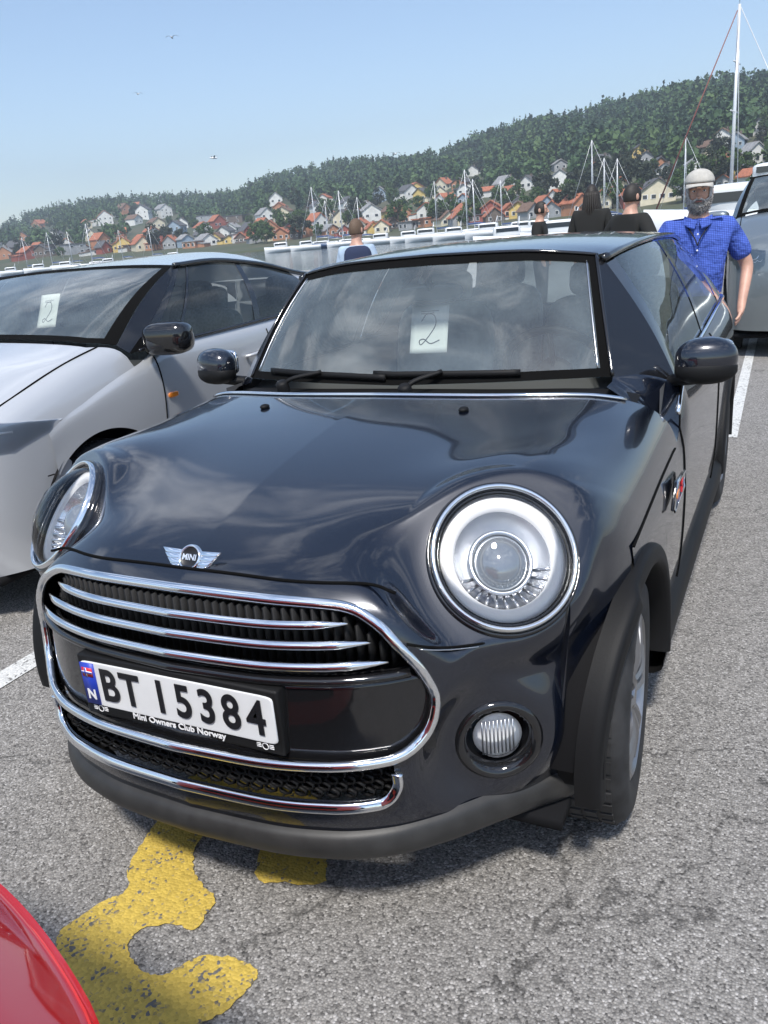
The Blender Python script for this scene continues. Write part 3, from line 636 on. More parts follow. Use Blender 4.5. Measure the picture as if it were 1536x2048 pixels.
# ================================================================ OTHER CARS
def make_car(name, label, cat, loc, rz, paintm, W=.89, L=4.15, cy=.96, zs=1.0, hood=((0, .70), (.03, .79), (.12, .89), (.35, .975), (.7, 1.07), (1.1, 1.135)),
             hdr=(1.70, 1.41), rail=((1.73, 1.385), (2.0, 1.39), (2.5, 1.345), (3.0, 1.25), (3.5, 1.18)), belt_=((.9, .98), (1.2, 1.02), (2.3, 1.03), (3.2, 1.05), (4.1, 1.0)),
             wh=(.85, 3.42), lamp='head', group=None, mirror='gloss_black', pl='gloss_black'):
    root = thing(name, label, cat, loc, rz, group); hx_ = [p[0] for p in hood]; hz_ = [p[1]*zs for p in hood]
    nx = lambda x: spl(abs(x)/W, [0, .35, .6, .75, .86, .93, .96], [0, .02, .075, .15, .26, .40, .60])
    dr = lambda x: spl(abs(x)/W, [0, .6, .8, .88, .93, .96], [0, .02, .03, .042, .07, .115])
    cyx = lambda x: cy+.06*(abs(x)/W)**2+(.12*max(0, abs(x)/W-.8)/.16)
    def HZ(x, y): return spl(y-nx(x)*.75, hx_, hz_)-dr(x)
    wr = .33*zs**.5; ar = wr+.055
    def az(y, c): return wr+math.sqrt(ar**2-(y-c)**2) if abs(y-c) < ar else 0
    def coln(x):
        n0 = nx(x); zt = HZ(x, n0+.03); z0 = max(.22*zs, az(n0, wh[0]) if abs(x) > .9*W else 0); z0 = min(z0, zt-.02)
        p = [(n0+.05, z0), (n0+.0, z0+(zt-z0)*.35), (n0, z0+(zt-z0)*.7), (n0+.03, zt)]
        for t in (.06, .2, .4, .7, 1.): y = n0+.03+(cyx(x)-n0-.03)*t; p.append((y, HZ(x, y)))
        return cr1(np.array(p), 60)
    bd = MB(); xs_ = np.concatenate([np.linspace(0, .86, 30), [.88, .90, .92, .94, .96]])*W; xs_ = np.concatenate([-xs_[:0:-1], xs_])
    bd.grid(np.array([[(x, q[0], q[1]) for q in coln(x)] for x in xs_]))
    bz = lambda y: spl(y, [p[0] for p in belt_], [p[1]*zs for p in belt_])
    fx = lambda y: W*spl(y, [.55, .75, 1.2, L-.7, L-.25, L], [.968, .985, 1.0, .99, .94, .82])
    bx = lambda y: fx(y)-.045
    ybr = cyx(.96*W)
    def fl_at(y, z):
        t = np.clip((y-ybr+.02)/.25, 0, 1); t = t*t*(3-2*t); tx, tz = .96*W*(1-t)+bx(y)*t, HZ(.96*W, min(y, ybr))*(1-t)+bz(y)*t; f_ = fx(y)
        C_ = cr1(np.array([(tx, tz), (tx+(f_-tx)*.6, tz-.035), (f_-.002, tz-.12), (f_+.004, tz-.26), (f_, .46*zs), (f_-.015, .33*zs), (f_-.04, .2*zs)]), 50); return float(np.interp(z, C_[::-1, 1], C_[::-1, 0]))
    for s in (-1, 1):
        G = []
        for y in np.concatenate([np.linspace(.56, ybr, 34), np.linspace(ybr+.01, L, 90)]):
            t = np.clip((y-ybr+.02)/.25, 0, 1); t = t*t*(3-2*t)
            tx, tz = .96*W*(1-t)+bx(y)*t, HZ(.96*W, min(y, ybr))*(1-t)+bz(y)*t
            zb = max(.22*zs, az(y, wh[0]), az(y, wh[1])); f_ = fx(y)
            C_ = cr1(np.array([(tx, tz), (tx+(f_-tx)*.6, tz-.035), (f_-.002, tz-.12), (f_+.004, tz-.26), (f_, .46*zs), (f_-.015, .33*zs), (f_-.04, .2*zs)]), 50)
            G.append([(s*np.interp(z, C_[::-1, 1], C_[::-1, 0]), y, z) for z in np.linspace(tz, min(zb, tz-.02), 24)])
        bd.grid(np.array(G))
    bd.grid(net(np.array([[(x, L+o+.05*(1-(x/W)**2), z*zs) for x in np.linspace(-.82*W, .82*W, 11)] for z, o in ((.22, -.03), (.45, .03), (.75, .02), (1.0, -.02))]), 16, 24))
    bd.build('body', paintm, root, angle=50)
    # windscreen, roof, glass
    def wb(a): x = .90*W*a; return np.array([x, cyx(x)+.02, HZ(min(abs(x), .9*W), cyx(x))+.012])
    ry = [p[0] for p in rail]; rz_ = [p[1]*zs for p in rail]; rx = lambda y: W*spl(y, [ry[0], ry[-1]], [.775, .74])
    def wt(a): return np.array([rx(ry[0])*a, hdr[0]+(ry[0]-hdr[0])*abs(a)**2, hdr[1]*zs-(hdr[1]*zs-rz_[0])*abs(a)**2.5])
    def ws(a, t, off=0): p = wb(a)*(1-t)+wt(a)*t; return p+np.array([0, -.5, .86])*(.03*math.sin(math.pi*t)+off)
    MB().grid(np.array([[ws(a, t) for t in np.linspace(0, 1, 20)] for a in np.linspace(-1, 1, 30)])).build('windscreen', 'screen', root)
    b_ = MB()
    for s in (-1, 1): b_.grid(np.array([[ws(s*a, t, .003) for a in (.94, .96, .98, 1.0)] for t in np.linspace(0, 1, 20)]))
    b_.grid(np.array([[ws(a, t, .003) for t in (.95, 1.0)] for a in np.linspace(-1, 1, 30)])); b_.grid(np.array([[ws(a, t, .003) for t in (0, .05)] for a in np.linspace(-1, 1, 30)]))
    b_.build('windscreen_border', 'gap', root)
    top = lambda y: spl(y, [hdr[0], (hdr[0]+ry[-1])/2, ry[-1]], [hdr[1]*zs, hdr[1]*zs+.03, rz_[-1]+.03]); rze = lambda y: spl(y, ry, rz_)
    RF = []
    for t in np.linspace(0, 1, 30):
        row = []
        for a in np.linspace(-1, 1, 31):
            y0 = wt(a)[1]; y = y0+(ry[-1]-y0)*t; yy = max(ry[0], y)
            row.append(wt(a) if t == 0 else (rx(yy)*a, y, top(y)-(top(y)-rze(yy))*abs(a)**2.6))
        RF.append(row)
    MB().grid(np.array(RF)).build('roof', paintm, root)
    def SG(s, y0, y1, u, v, off=0):
        yb = y0[0]+(y1[0]-y0[0])*u; yt = max(ry[0], min(ry[-1], y0[1]+(y1[1]-y0[1])*u))
        b = np.array([bx(yb), yb, bz(yb)]); t = np.array([rx(yt)+.004, yt, rze(yt)-.012]); p = b*(1-v)+t*v
        return (p+np.array([.03*math.sin(math.pi*v)+off, 0, 0]))*np.array([s, 1, 1])
    S0 = cyx(.9*W)+.05; m1 = (S0+.55, ry[0]+.12); m2 = (S0+1.05, ry[0]+.55); m3 = (min(L-.75, S0+1.85), ry[0]+1.15); m4 = (L-.2, ry[-1])
    for s in (-1, 1):
        def pane(a, b, nm, m, off=0): MB().grid(np.array([[SG(s, a, b, u, v, off) for v in np.linspace(.0, 1, 14)] for u in np.linspace(0, 1, 12)])).build(nm, m, root)
        q0 = (S0, ry[0]); qa = (S0+.10, ry[0]+.035)
        MB().grid(np.array([[ws(s, t)*(1-q)+SG(s, q0, q0, 0, t, .003)*q for q in np.linspace(0, 1, 6)] for t in np.linspace(0, 1, 16)])).build('pillar_trim', pl, root)
        pane(q0, qa, 'front_pillar', pl, .004); pane(qa, (S0+.32, ry[0]+.10), 'quarter_window', 'sideglass')
        pane((S0+.32, ry[0]+.10), (S0+.35, ry[0]+.115), 'pillar', 'gloss_black', .003)
        pane((S0+.35, ry[0]+.115), m2, 'side_window', 'sideglass'); pane(m2, (m2[0]+.06, m2[1]+.05), 'centre_pillar', 'gloss_black', .003)
        pane((m2[0]+.06, m2[1]+.05), m3, 'side_window', 'sideglass'); pane(m3, m4, 'rear_pillar', paintm, .002)
        strip('belt_moulding', [(s*(bx(y)+.012), y, bz(y)+.002) for y in np.linspace(S0+.05, m3[0], 40)], .009, 'gloss_black', root)
        strip('roof_rail', [(s*(rx(y)+.006), y, rze(y)) for y in np.linspace(ry[0], ry[-1], 40)], .014, 'gloss_black', root)
        mo = bpy.data.objects.new('door_mirror', None); COL.objects.link(mo); mo.parent = root
        c = np.array([s*(W+.10), S0+.12, bz(S0+.2)+.045*zs])
        MB().rbox(c, (.24, .15, .155), .6, 16, 26, R=np.array(Matrix.Rotation(s*rad(15), 3, 'Z'))).build('shell', mirror, mo)
        MB().sweep([(s*(W-.07), S0+.18, bz(S0+.2)-.02), (s*(W+.05), S0+.13, bz(S0+.2)-.01)], .035, .025).build('arm', 'plastic', mo)
        tri = MB(); tri.grid(np.array([[SG(s, (S0-.02, ry[0]), (S0+.30, ry[0]), u, v*.18, .008) for v in (0, .5, 1)] for u in np.linspace(0, 1, 5)])); tri.build('mirror_base', 'plastic', root)
        for yy_ in (S0+.10, m2[0]+.03): strip('door_seam', [(s*(fl_at(yy_+.04*math.sin(5*(z-.55)), z*zs)+.0012), yy_+.04*math.sin(5*(z-.55)), z*zs) for z in np.linspace(.30, .98, 34)], .0035, 'gap', root)
        strip('sill_seam', [(s*(fl_at(y, .33*zs)+.001), y, .33*zs) for y in np.linspace(wh[0]+ar+.02, wh[1]-ar-.02, 30)], .003, 'gap', root)
        for yy_ in (m2[0]-.20, m3[0]-.22): MB().sweep(cr1(np.array([(s*(fl_at(yy_, .86*zs)+.002), yy_, .86*zs), (s*(fl_at(yy_, .86*zs)+.035), yy_+.03, .865*zs), (s*(fl_at(yy_, .86*zs)+.035), yy_+.14, .87*zs), (s*(fl_at(yy_, .86*zs)+.002), yy_+.17, .87*zs)]), 18), .014, .010).build('door_handle', paintm, root)
        MB().rbox((s*(fl_at(wh[0]+.48, .78*zs)+.003), wh[0]+.48, .78*zs), (.012, .075, .028), .6).build('side_indicator', 'amber', root)
        strip('bonnet_seam', [(s*.84*W, y, HZ(.84*W, y)+.001) for y in np.linspace(nx(.84*W)+.12, cyx(.84*W), 24)], .004, 'gap', root)
        strip('bumper_seam', [(s*(fx(y)+.001), y, .60*zs-.05*(y-.5)) for y in np.linspace(.57, wh[0]-ar, 8)] if wh[0]-ar > .6 else [(s*W*.97, .5, .6*zs), (s*W*.975, .53, .6*zs)], .003, 'gap', root)
        for yc in wh:
            aa = np.linspace(rad(-16), rad(196), 34); iw = MB()
            iw.grid(np.array([[(s*X_, yc+math.cos(t)*r_, wr+math.sin(t)*r_) for X_, r_ in ((W-.025, ar+.015), (W-.30, ar+.015), (W-.30, .05))] for t in aa])); iw.build('wheel_well', 'dark', root)
            make_wheel(root, (s*(W-.125), yc, wr), s, R=wr, wd=.21, rr=wr*.66)
        lo = MB(); G = []
        rng_x = np.linspace(.56*W, .955*W, 26) if lamp == 'head' else np.linspace(.15*W, .93*W, 26)
        for x in rng_x:
            cc = coln(x); tt = (x-rng_x[0])/(rng_x[-1]-rng_x[0]); iz = int(np.argmax(cc[:, 1] >= HZ(x, nx(x)+.03)-.004))
            if lamp == 'head': lo_i, hi_i = iz-int(7*(.25+.75*math.sin(math.pi*min(1, .12+tt*.8)))), iz+1+int(2+5*tt)
            else: lo_i, hi_i = iz+3, min(58, iz+24)
            seg_ = cr1(cc[max(1, lo_i):hi_i+1], 14); G.append([(s*(x+.004), q[0]-.004, q[1]+.003) for q in seg_])
        lo.grid(np.array(G))
        if lamp == 'head': lo.build('headlight', 'proj', root)
        if lamp == 'head':
            hl = lo.build('headlight', 'lens', root); inn = MB(); Gi = np.array(G); nrm_ = np.array([s*.45, -.75, .45]); inn.grid(Gi-nrm_*.03); inn.build('reflector', 'proj', hl)
            for ga, q in ((7, 7), (14, 7)): MB().lathe([(.045, .0), (.042, .018), (.034, .012), (0, .0)], Gi[ga][q]-nrm_*.03, nrm_, seg=24).build('projector', 'chrome', hl)
            MB().sweep([Gi[k_][4]-nrm_*.012 for k_ in range(2, 24)], .006).build('light_strip', 'drl', hl)
        else: lo.build('tail_lamp', 'red_lens', root)
    MB().grid(net(np.array([[(x, y, z*zs) for x in np.linspace(-1, 1, 7)*k] for y, z, k in ((ry[-1], rail[-1][1]+.02, rx(ry[-1])), (L-.25, 1.10, .7*W), (L-.0, .99, .75*W))]), 14, 16)).build('rear_window', 'sideglass', root)
    gr = MB(); gr.grid(np.array([[(x, nx(x)-.012, z*zs) for z in (.34, .42, .52, .60)] for x in np.linspace(-.45*W, .45*W, 20)])); gr.build('grille' if lamp == 'head' else 'bumper_insert', 'plastic', root)
    MB().box((0, L/2, .20), (2*W-.3, L-.5, .04)).build('underbody', 'dark', root)
    MB().box((0, cy+.35, .86*zs), (2*W-.25, .6, .10)).build('dashboard', 'dash', root)
    MB().box((0, L/2+.2, .30), (2*W-.2, L-1.4, .03)).build('cabin_floor', 'dash', root)
    for s in (-1, 1):
        for yy_ in (cy+1.1, cy+1.95):
            se = bpy.data.objects.new('seat', None); COL.objects.link(se); se.parent = root; Rt = np.array(Matrix.Rotation(rad(-14), 3, 'X'))
            MB().rbox((s*.38, yy_+.25, .80*zs), (.48, .16, .62), .4, R=Rt).build('backrest', 'seat', se); MB().rbox((s*.38, yy_+.33, 1.15*zs), (.26, .09, .16), .5, R=Rt).build('headrest', 'seat', se)
    return root
silver = make_car('silver_car', 'silver car with black mirrors and dark side windows, parked alongside the black hatchback', 'car', (-2.54, .65, 0), 0, 'silver_paint')
suv = make_car('grey_car', 'grey-blue tall car half cut off, parked behind the man in the blue shirt', 'car', (1.34, 7.3, 0), rad(2), 'grey_paint', zs=1.20, mirror='grey_paint')
red = make_car('red_car', 'red car of which only the corner with its tail lamp shows', 'car', (.10, -.712, 0), rad(175), 'red_paint', cy=.32, lamp='tail', L=3.9, wh=(.72, 3.2), hood=((0, .74), (.03, .84), (.10, .90), (.2, .95), (.32, .98)), hdr=(.80, 1.42), rail=((.85, 1.39), (1.2, 1.41), (2.0, 1.39), (2.5, 1.33), (2.9, 1.2)), belt_=((.3, .97), (1, 1.0), (2.3, 1.0), (3.8, .95)))
# paper sheets behind the two windscreens
def sheet(name, label, c, ex, ey, w_, h_, lines, curl=.006):
    ex = np.array(ex, float)/np.linalg.norm(ex); ey = np.array(ey, float); ey = ey-ex*(ey@ex); ey /= np.linalg.norm(ey); n = np.cross(ex, ey); c = np.array(c)
    root = thing(name, label, 'paper', tuple(c)); P = lambda x, y, d=0: ex*x+ey*y+n*(d+curl*math.sin(3*x/w_+1.5*y/h_))
    MB().grid(np.array([[P(x, y) for y in np.linspace(-h_/2, h_/2, 10)] for x in np.linspace(-w_/2, w_/2, 8)])).build('sheet', 'paper', root, solid=.0006)
    for y in (.62, .54):
        MB().sweep([P(x, y*h_/2, .0015) for x in np.linspace(-w_*.24, w_*(.24 if y > .6 else .12), 8)], .0012, .0006, nrm=n).build('print_line', 'ink', root)
    tw = cr1(np.array([(-.26, .16), (-.10, .34), (.14, .30), (.20, .06), (0, -.22), (-.24, -.44), (-.30, -.34), (-.16, -.30), (.06, -.42), (.34, -.34)]), 50)
    MB().sweep([P(x*w_*.85, y*h_*.75, .0015) for x, y in tw], .0018, .0006, nrm=n).build('handwritten_number', 'ink', root)
    return root
sheet('paper_sheet', 'white sheet with a handwritten 2 hanging behind the black hatchback windscreen', (-.065, 1.600, 1.115), (1, .03, 0), (0, .34, .94), .150, .188, 2)
sheet('paper_sheet', 'white sheet with a handwritten 2 on the dash of the silver car', at_axis(97, 622, 1, 2.18), (1, .0, 0), (0, .45, .9), .155, .19, 2)
# ================================================================ GROUND, PAINT, QUAY, WATER
def asphalt():
    m = bpy.data.materials.new('asphalt'); m.use_nodes = True; t = m.node_tree; b = t.nodes['Principled BSDF']; b.inputs['Roughness'].default_value = .85
    co = t.nodes.new('ShaderNodeTexCoord'); L = t.links.new
    def nz(sc, de=4, ro=.6): n = t.nodes.new('ShaderNodeTexNoise'); n.inputs['Scale'].default_value = sc; n.inputs['Detail'].default_value = de; n.inputs['Roughness'].default_value = ro; L(co.outputs['Object'], n.inputs['Vector']); return n
    v = t.nodes.new('ShaderNodeTexVoronoi'); v.inputs['Scale'].default_value = 175; L(co.outputs['Object'], v.inputs['Vector'])
    r = t.nodes.new('ShaderNodeValToRGB'); r.color_ramp.interpolation = 'LINEAR'
    e = r.color_ramp.elements; e[0].position = 0; e[0].color = (.09, .085, .08, 1); e[1].position = 1; e[1].color = (.50, .48, .46, 1)
    for p, c in ((.2, (.21, .199, .186)), (.55, (.275, .262, .245)), (.85, (.345, .328, .306))): k = e.new(p); k.color = (*c, 1)
    sp = t.nodes.new('ShaderNodeSeparateColor'); L(v.outputs['Color'], sp.inputs[0]); L(sp.outputs[0], r.inputs[0])
    # dark binder between the stones
    rd = t.nodes.new('ShaderNodeMapRange'); rd.inputs['From Min'].default_value = .25; rd.inputs['From Max'].default_value = .75; rd.inputs['To Min'].default_value = 1.0; rd.inputs['To Max'].default_value = .68; L(v.outputs['Distance'], rd.inputs[0])
    n2 = nz(.7, 6); m2 = t.nodes.new('ShaderNodeMapRange'); m2.inputs['From Min'].default_value = .3; m2.inputs['From Max'].default_value = .7; m2.inputs['To Min'].default_value = .92; m2.inputs['To Max'].default_value = 1.07; L(n2.outputs['Fac'], m2.inputs[0])
    n3 = nz(9, 6); m3 = t.nodes.new('ShaderNodeMapRange'); m3.inputs['From Min'].default_value = .3; m3.inputs['From Max'].default_value = .7; m3.inputs['To Min'].default_value = .92; m3.inputs['To Max'].default_value = 1.08; L(n3.outputs['Fac'], m3.inputs[0])
    mm = t.nodes.new('ShaderNodeMath'); mm.operation = 'MULTIPLY'; L(m2.outputs[0], mm.inputs[0]); L(m3.outputs[0], mm.inputs[1])
    m4 = t.nodes.new('ShaderNodeMath'); m4.operation = 'MULTIPLY'; L(mm.outputs[0], m4.inputs[0]); L(rd.outputs[0], m4.inputs[1])
    x = t.nodes.new('ShaderNodeVectorMath'); x.operation = 'SCALE'; L(r.outputs[0], x.inputs[0]); L(m4.outputs[0], x.inputs['Scale'])
    L(x.outputs[0], b.inputs['Base Color'])
    # oil stains and thin cracks
    n5 = nz(1.9, 3, .5); m5 = t.nodes.new('ShaderNodeMapRange'); m5.inputs['From Min'].default_value = .62; m5.inputs['From Max'].default_value = .72; m5.inputs['To Min'].default_value = 1; m5.inputs['To Max'].default_value = .90; L(n5.outputs['Fac'], m5.inputs[0])
    v2 = t.nodes.new('ShaderNodeTexVoronoi'); v2.feature = 'DISTANCE_TO_EDGE'; v2.inputs['Scale'].default_value = .55; wv = t.nodes.new('ShaderNodeVectorMath'); wv.operation = 'MULTIPLY_ADD'; wv.inputs[1].default_value = (.5, .5, .5); n6 = nz(2.2, 5); L(n6.outputs['Color'], wv.inputs[0]); L(co.outputs['Object'], wv.inputs[2]); L(wv.outputs[0], v2.inputs['Vector'])
    m6 = t.nodes.new('ShaderNodeMapRange'); m6.inputs['From Min'].default_value = 0; m6.inputs['From Max'].default_value = .0045; m6.inputs['To Min'].default_value = .45; m6.inputs['To Max'].default_value = 1; L(v2.outputs['Distance'], m6.inputs[0])
    m7 = t.nodes.new('ShaderNodeMath'); m7.operation = 'MULTIPLY'; L(m5.outputs[0], m7.inputs[0]); L(m6.outputs[0], m7.inputs[1]); m8 = t.nodes.new('ShaderNodeMath'); m8.operation = 'MULTIPLY'; L(m7.outputs[0], m8.inputs[0]); L(m4.outputs[0], m8.inputs[1]); L(m8.outputs[0], x.inputs['Scale'])
    bp = t.nodes.new('ShaderNodeBump'); bp.inputs['Strength'].default_value = .7; bp.inputs['Distance'].default_value = .004
    sb = t.nodes.new('ShaderNodeMath'); sb.operation = 'SUBTRACT'; sb.inputs[0].default_value = 1; L(v.outputs['Distance'], sb.inputs[1]); L(sb.outputs[0], bp.inputs['Height']); L(bp.outputs[0], b.inputs['Normal'])
    return m
MT['asphalt'] = asphalt()
def road_paint(name, c):
    m = mat(name, c, .7); t = m.node_tree; b = t.nodes['Principled BSDF']; co = t.nodes.new('ShaderNodeTexCoord'); L = t.links.new
    v = t.nodes.new('ShaderNodeTexVoronoi'); v.inputs['Scale'].default_value = 135; L(co.outputs['Object'], v.inputs['Vector'])
    n = t.nodes.new('ShaderNodeTexNoise'); n.inputs['Scale'].default_value = 11; n.inputs['Detail'].default_value = 8; n.inputs['Roughness'].default_value = .7; L(co.outputs['Object'], n.inputs['Vector'])
    sp = t.nodes.new('ShaderNodeSeparateColor'); L(v.outputs['Color'], sp.inputs[0])
    ad = t.nodes.new('ShaderNodeMath'); ad.operation = 'MULTIPLY_ADD'; ad.inputs[1].default_value = .55; L(sp.outputs[1], ad.inputs[0]); L(n.outputs['Fac'], ad.inputs[2])
    mr = t.nodes.new('ShaderNodeMapRange'); mr.inputs['From Min'].default_value = .95; mr.inputs['From Max'].default_value = 1.06; L(ad.outputs[0], mr.inputs[0])
    x = t.nodes.new('ShaderNodeMix'); x.data_type = 'RGBA'; x.inputs[6].default_value = (*c, 1); x.inputs[7].default_value = (.13, .125, .12, 1); L(mr.outputs[0], x.inputs[0])
    sc = t.nodes.new('ShaderNodeMapRange'); sc.inputs['To Min'].default_value = .78; sc.inputs['To Max'].default_value = 1.1; L(sp.outputs[0], sc.inputs[0])
    vm = t.nodes.new('ShaderNodeVectorMath'); vm.operation = 'SCALE'; L(x.outputs[2], vm.inputs[0]); L(sc.outputs[0], vm.inputs['Scale']); L(vm.outputs[0], b.inputs['Base Color'])
    bp = t.nodes.new('ShaderNodeBump'); bp.inputs['Strength'].default_value = .6; bp.inputs['Distance'].default_value = .003; L(v.outputs['Distance'], bp.inputs['Height']); bp.invert = True; L(bp.outputs[0], b.inputs['Normal'])
    return m
MT['yellow_road'] = road_paint('yellow_road', (.56, .40, .075)); MT['white_road'] = road_paint('white_road', (.62, .62, .60))
QY = 30.0; WZ = -1.5
gm = MB(); gm.grid(np.array([[(x, y, 0) for x in (-140, 90)] for y in (-40, QY)])); tag(gm.build('parking_ground', 'asphalt', smooth=False), kind='structure')
MT['concrete'] = mat('concrete', (.36, .35, .33), .8, noise=(.8, .25, 8), bump=(20, .3, .01))
tag(MB().box((-25, QY+.25, -1.0), (230, .5, 2.3)).build('quay_edge', 'concrete', smooth=False), kind='structure')
from mathutils.geometry import delaunay_2d_cdt
def ground_poly(px, name, m, z, n=90):
    p = cr1(np.array([at_axis(u, v, 2, 0)[:2] for u, v in px]+[at_axis(*px[0], 2, 0)[:2]]), n)[:-1]
    p = p+rng.normal(0, .0022, p.shape)
    r = delaunay_2d_cdt([Vector(q) for q in p], [], [list(range(len(p)))], 1, 1e-5)
    me = bpy.data.meshes.new(name); me.from_pydata([(q[0], q[1], z) for q in r[0]], [], r[2]); me.materials.append(MT[m]); o = bpy.data.objects.new(name, me); COL.objects.link(o); return o
SH = [(340, 1600), (318, 1640), (285, 1690), (256, 1740), (258, 1772), (240, 1792), (215, 1800), (165, 1832), (126, 1862), (113, 1892), (135, 1935), (150, 1980), (185, 2030), (215, 2080), (300, 2090), (400, 2050), (455, 2022), (500, 1975), (518, 1950), (500, 1930), (455, 1915), (410, 1912), (370, 1930), (325, 1952), (290, 1948), (265, 1922), (258, 1890), (285, 1860), (345, 1850), (388, 1862), (415, 1830), (432, 1800), (412, 1778), (392, 1752), (386, 1722), (395, 1690), (430, 1655), (480, 1640), (515, 1650), (520, 1690), (514, 1756), (560, 1766), (642, 1770), (654, 1735), (656, 1690), (645, 1620), (600, 1560), (500, 1530), (400, 1540)]
pm3 = ground_poly(SH, 'painted_number', 'yellow_road', .004, 300); tag(pm3, 'worn yellow number 3 painted on the asphalt under the front bumper', 'road marking')
def line_(p0, p1, w_, name, m, z=.004, jit=0):
    p0, p1 = np.array(p0), np.array(p1); d = (p1-p0)/np.linalg.norm(p1-p0); n = np.array([-d[1], d[0]])*w_/2
    return MB().add([(*(p0+n), z), (*(p1+n), z), (*(p1-n), z), (*(p0-n), z)], [(0, 1, 2, 3)]).build(name, m, smooth=False)
tag(line_((-1.44, .30), (-1.44, 5.2), .11, 'bay_line', 'white_road'), 'white bay line between the silver car and the black hatchback', 'road marking', 'white parking bay lines')
tag(line_((.80, 4.4), (.68, 10.6), .08, 'bay_line', 'white_road'), 'white bay line on the asphalt beside the grey car', 'road marking', 'white parking bay lines')
wt_ = mat('sea', (.02, .045, .06), .06, 0, .5); t = wt_.node_tree; b = t.nodes['Principled BSDF']; b.inputs['IOR'].default_value = 1.33
co = t.nodes.new('ShaderNodeTexCoord'); mpn = t.nodes.new('ShaderNodeMapping'); mpn.inputs['Scale'].default_value = (.35, .8, 1); t.links.new(co.outputs['Object'], mpn.inputs[0])
nn_ = t.nodes.new('ShaderNodeTexNoise'); nn_.inputs['Scale'].default_value = 1.0; nn_.inputs['Detail'].default_value = 5; t.links.new(mpn.outputs[0], nn_.inputs['Vector'])
bp = t.nodes.new('ShaderNodeBump'); bp.inputs['Strength'].default_value = .35; bp.inputs['Distance'].default_value = .25; t.links.new(nn_.outputs['Fac'], bp.inputs['Height']); t.links.new(bp.outputs[0], b.inputs['Normal'])
MT['sea'] = wt_
tag(MB().grid(np.array([[(x, y, WZ) for x in (-5000, 4000)] for y in (QY+.3, 6000)])).build('water', 'sea', smooth=False), kind='structure')
# ================================================================ HILL
SKY_ = [(-700, 560), (-350, 520), (-150, 480), (0, 458), (60, 432), (130, 412), (190, 402), (260, 392), (410, 390), (490, 388), (514, 370), (550, 352), (600, 338), (680, 324), (820, 318), (890, 302), (960, 274), (1040, 252), (1150, 230), (1250, 198), (1350, 180), (1450, 160), (1536, 150), (1700, 130), (1950, 110), (2300, 90)]
UU = np.linspace(-700, 2300, 150)
def sky_v(u): return float(np.interp(u, [p[0] for p in SKY_], [p[1] for p in SKY_]))
RS = lambda u: float(np.interp(u, [-700, 0, 300, 700, 1000, 1300, 1536, 2300], [430, 360, 330, 290, 240, 200, 180, 170]))
RR = lambda u: float(np.interp(u, [-700, 0, 300, 500, 700, 1100, 1536, 2300], [1500, 1300, 1150, 1000, 900, 760, 640, 560]))
def az_of(u):
    d = ray(u, 458-.091*(u-768)); return math.atan2(d[0], d[1])
_az = [az_of(u) for u in UU]
def crest(u):
    d = ray(u, sky_v(u)); h = math.hypot(d[0], d[1]); return CAM[2]+d[2]/h*RR(u)
_cz = [crest(u) for u in UU]
def hill_z(u, f):     # f 0 at the shore .. 1 at the crest
    c = float(np.interp(u, UU, _cz))-7.0
    n = 1+.10*math.sin(u*.021+f*5)+.06*math.sin(u*.05+f*11)
    if f > 1: return max(.0, c-(f-1)*c*.6)
    base = .10*f+.90*max(0, f-.08)**1.22/.92**1.22
    return WZ+.4+(c-WZ)*base*(1+(n-1)*math.sin(math.pi*min(1, f)))
def hill_p(u, f):
    a = float(np.interp(u, UU, _az)); r = RS(u)+(RR(u)-RS(u))*f
    return np.array([CAM[0]+math.sin(a)*r, CAM[1]+math.cos(a)*r, hill_z(u, f)])
FF = np.concatenate([[-.012, -.011], np.linspace(-.01, 1, 44), [1.15, 1.5]])
G = np.array([[hill_p(u, f)-np.array([0, 0, (3 if f < -.0105 else 0)]) for f in FF] for u in UU])
MT['hillside'] = mat('hillside', (.045, .065, .028), .95, noise=(.03, .3, 8, (.09, .085, .05)))
tag(MB().grid(G).build('hill', 'hillside'), kind='structure')
# foliage
def foliage(name, ca, cb, scale):
    m = mat(name, ca, .6, noise=(scale, 0, 3, cb)); b = m.node_tree.nodes['Principled BSDF']; b.inputs['Specular IOR Level'].default_value = .15; b.inputs['Roughness'].default_value = .7; return m
MT['forest_leaf'] = foliage('forest_leaf', (.040, .082, .040), (.090, .140, .052), .035)
MT['conifer_leaf'] = foliage('conifer_leaf', (.028, .055, .036), (.055, .090, .050), .05); MT['leaf'] = foliage('leaf', (.045, .085, .028), (.085, .13, .045), .35); MT['dark_leaf'] = foliage('dark_leaf', (.030, .042, .028), (.06, .07, .045), .35)
MT['bark'] = mat('bark', (.09, .07, .055), .9, noise=(3, .4, 6))
def leaf_quads(cent, size):
    n = len(cent); d = rng.normal(size=(n, 3)); d /= np.linalg.norm(d, axis=1)[:, None]; a = np.cross(d, rng.normal(size=(n, 3))); a /= np.linalg.norm(a, axis=1)[:, None]; b = np.cross(d, a)
    s = (size*rng.uniform(.6, 1.25, n))[:, None]
    return np.stack([cent-a*s-b*s*.7, cent+a*s-b*s*.55, cent+a*s*.8+b*s*.7, cent-a*s*.7+b*s*.8], 1).reshape(-1, 3)
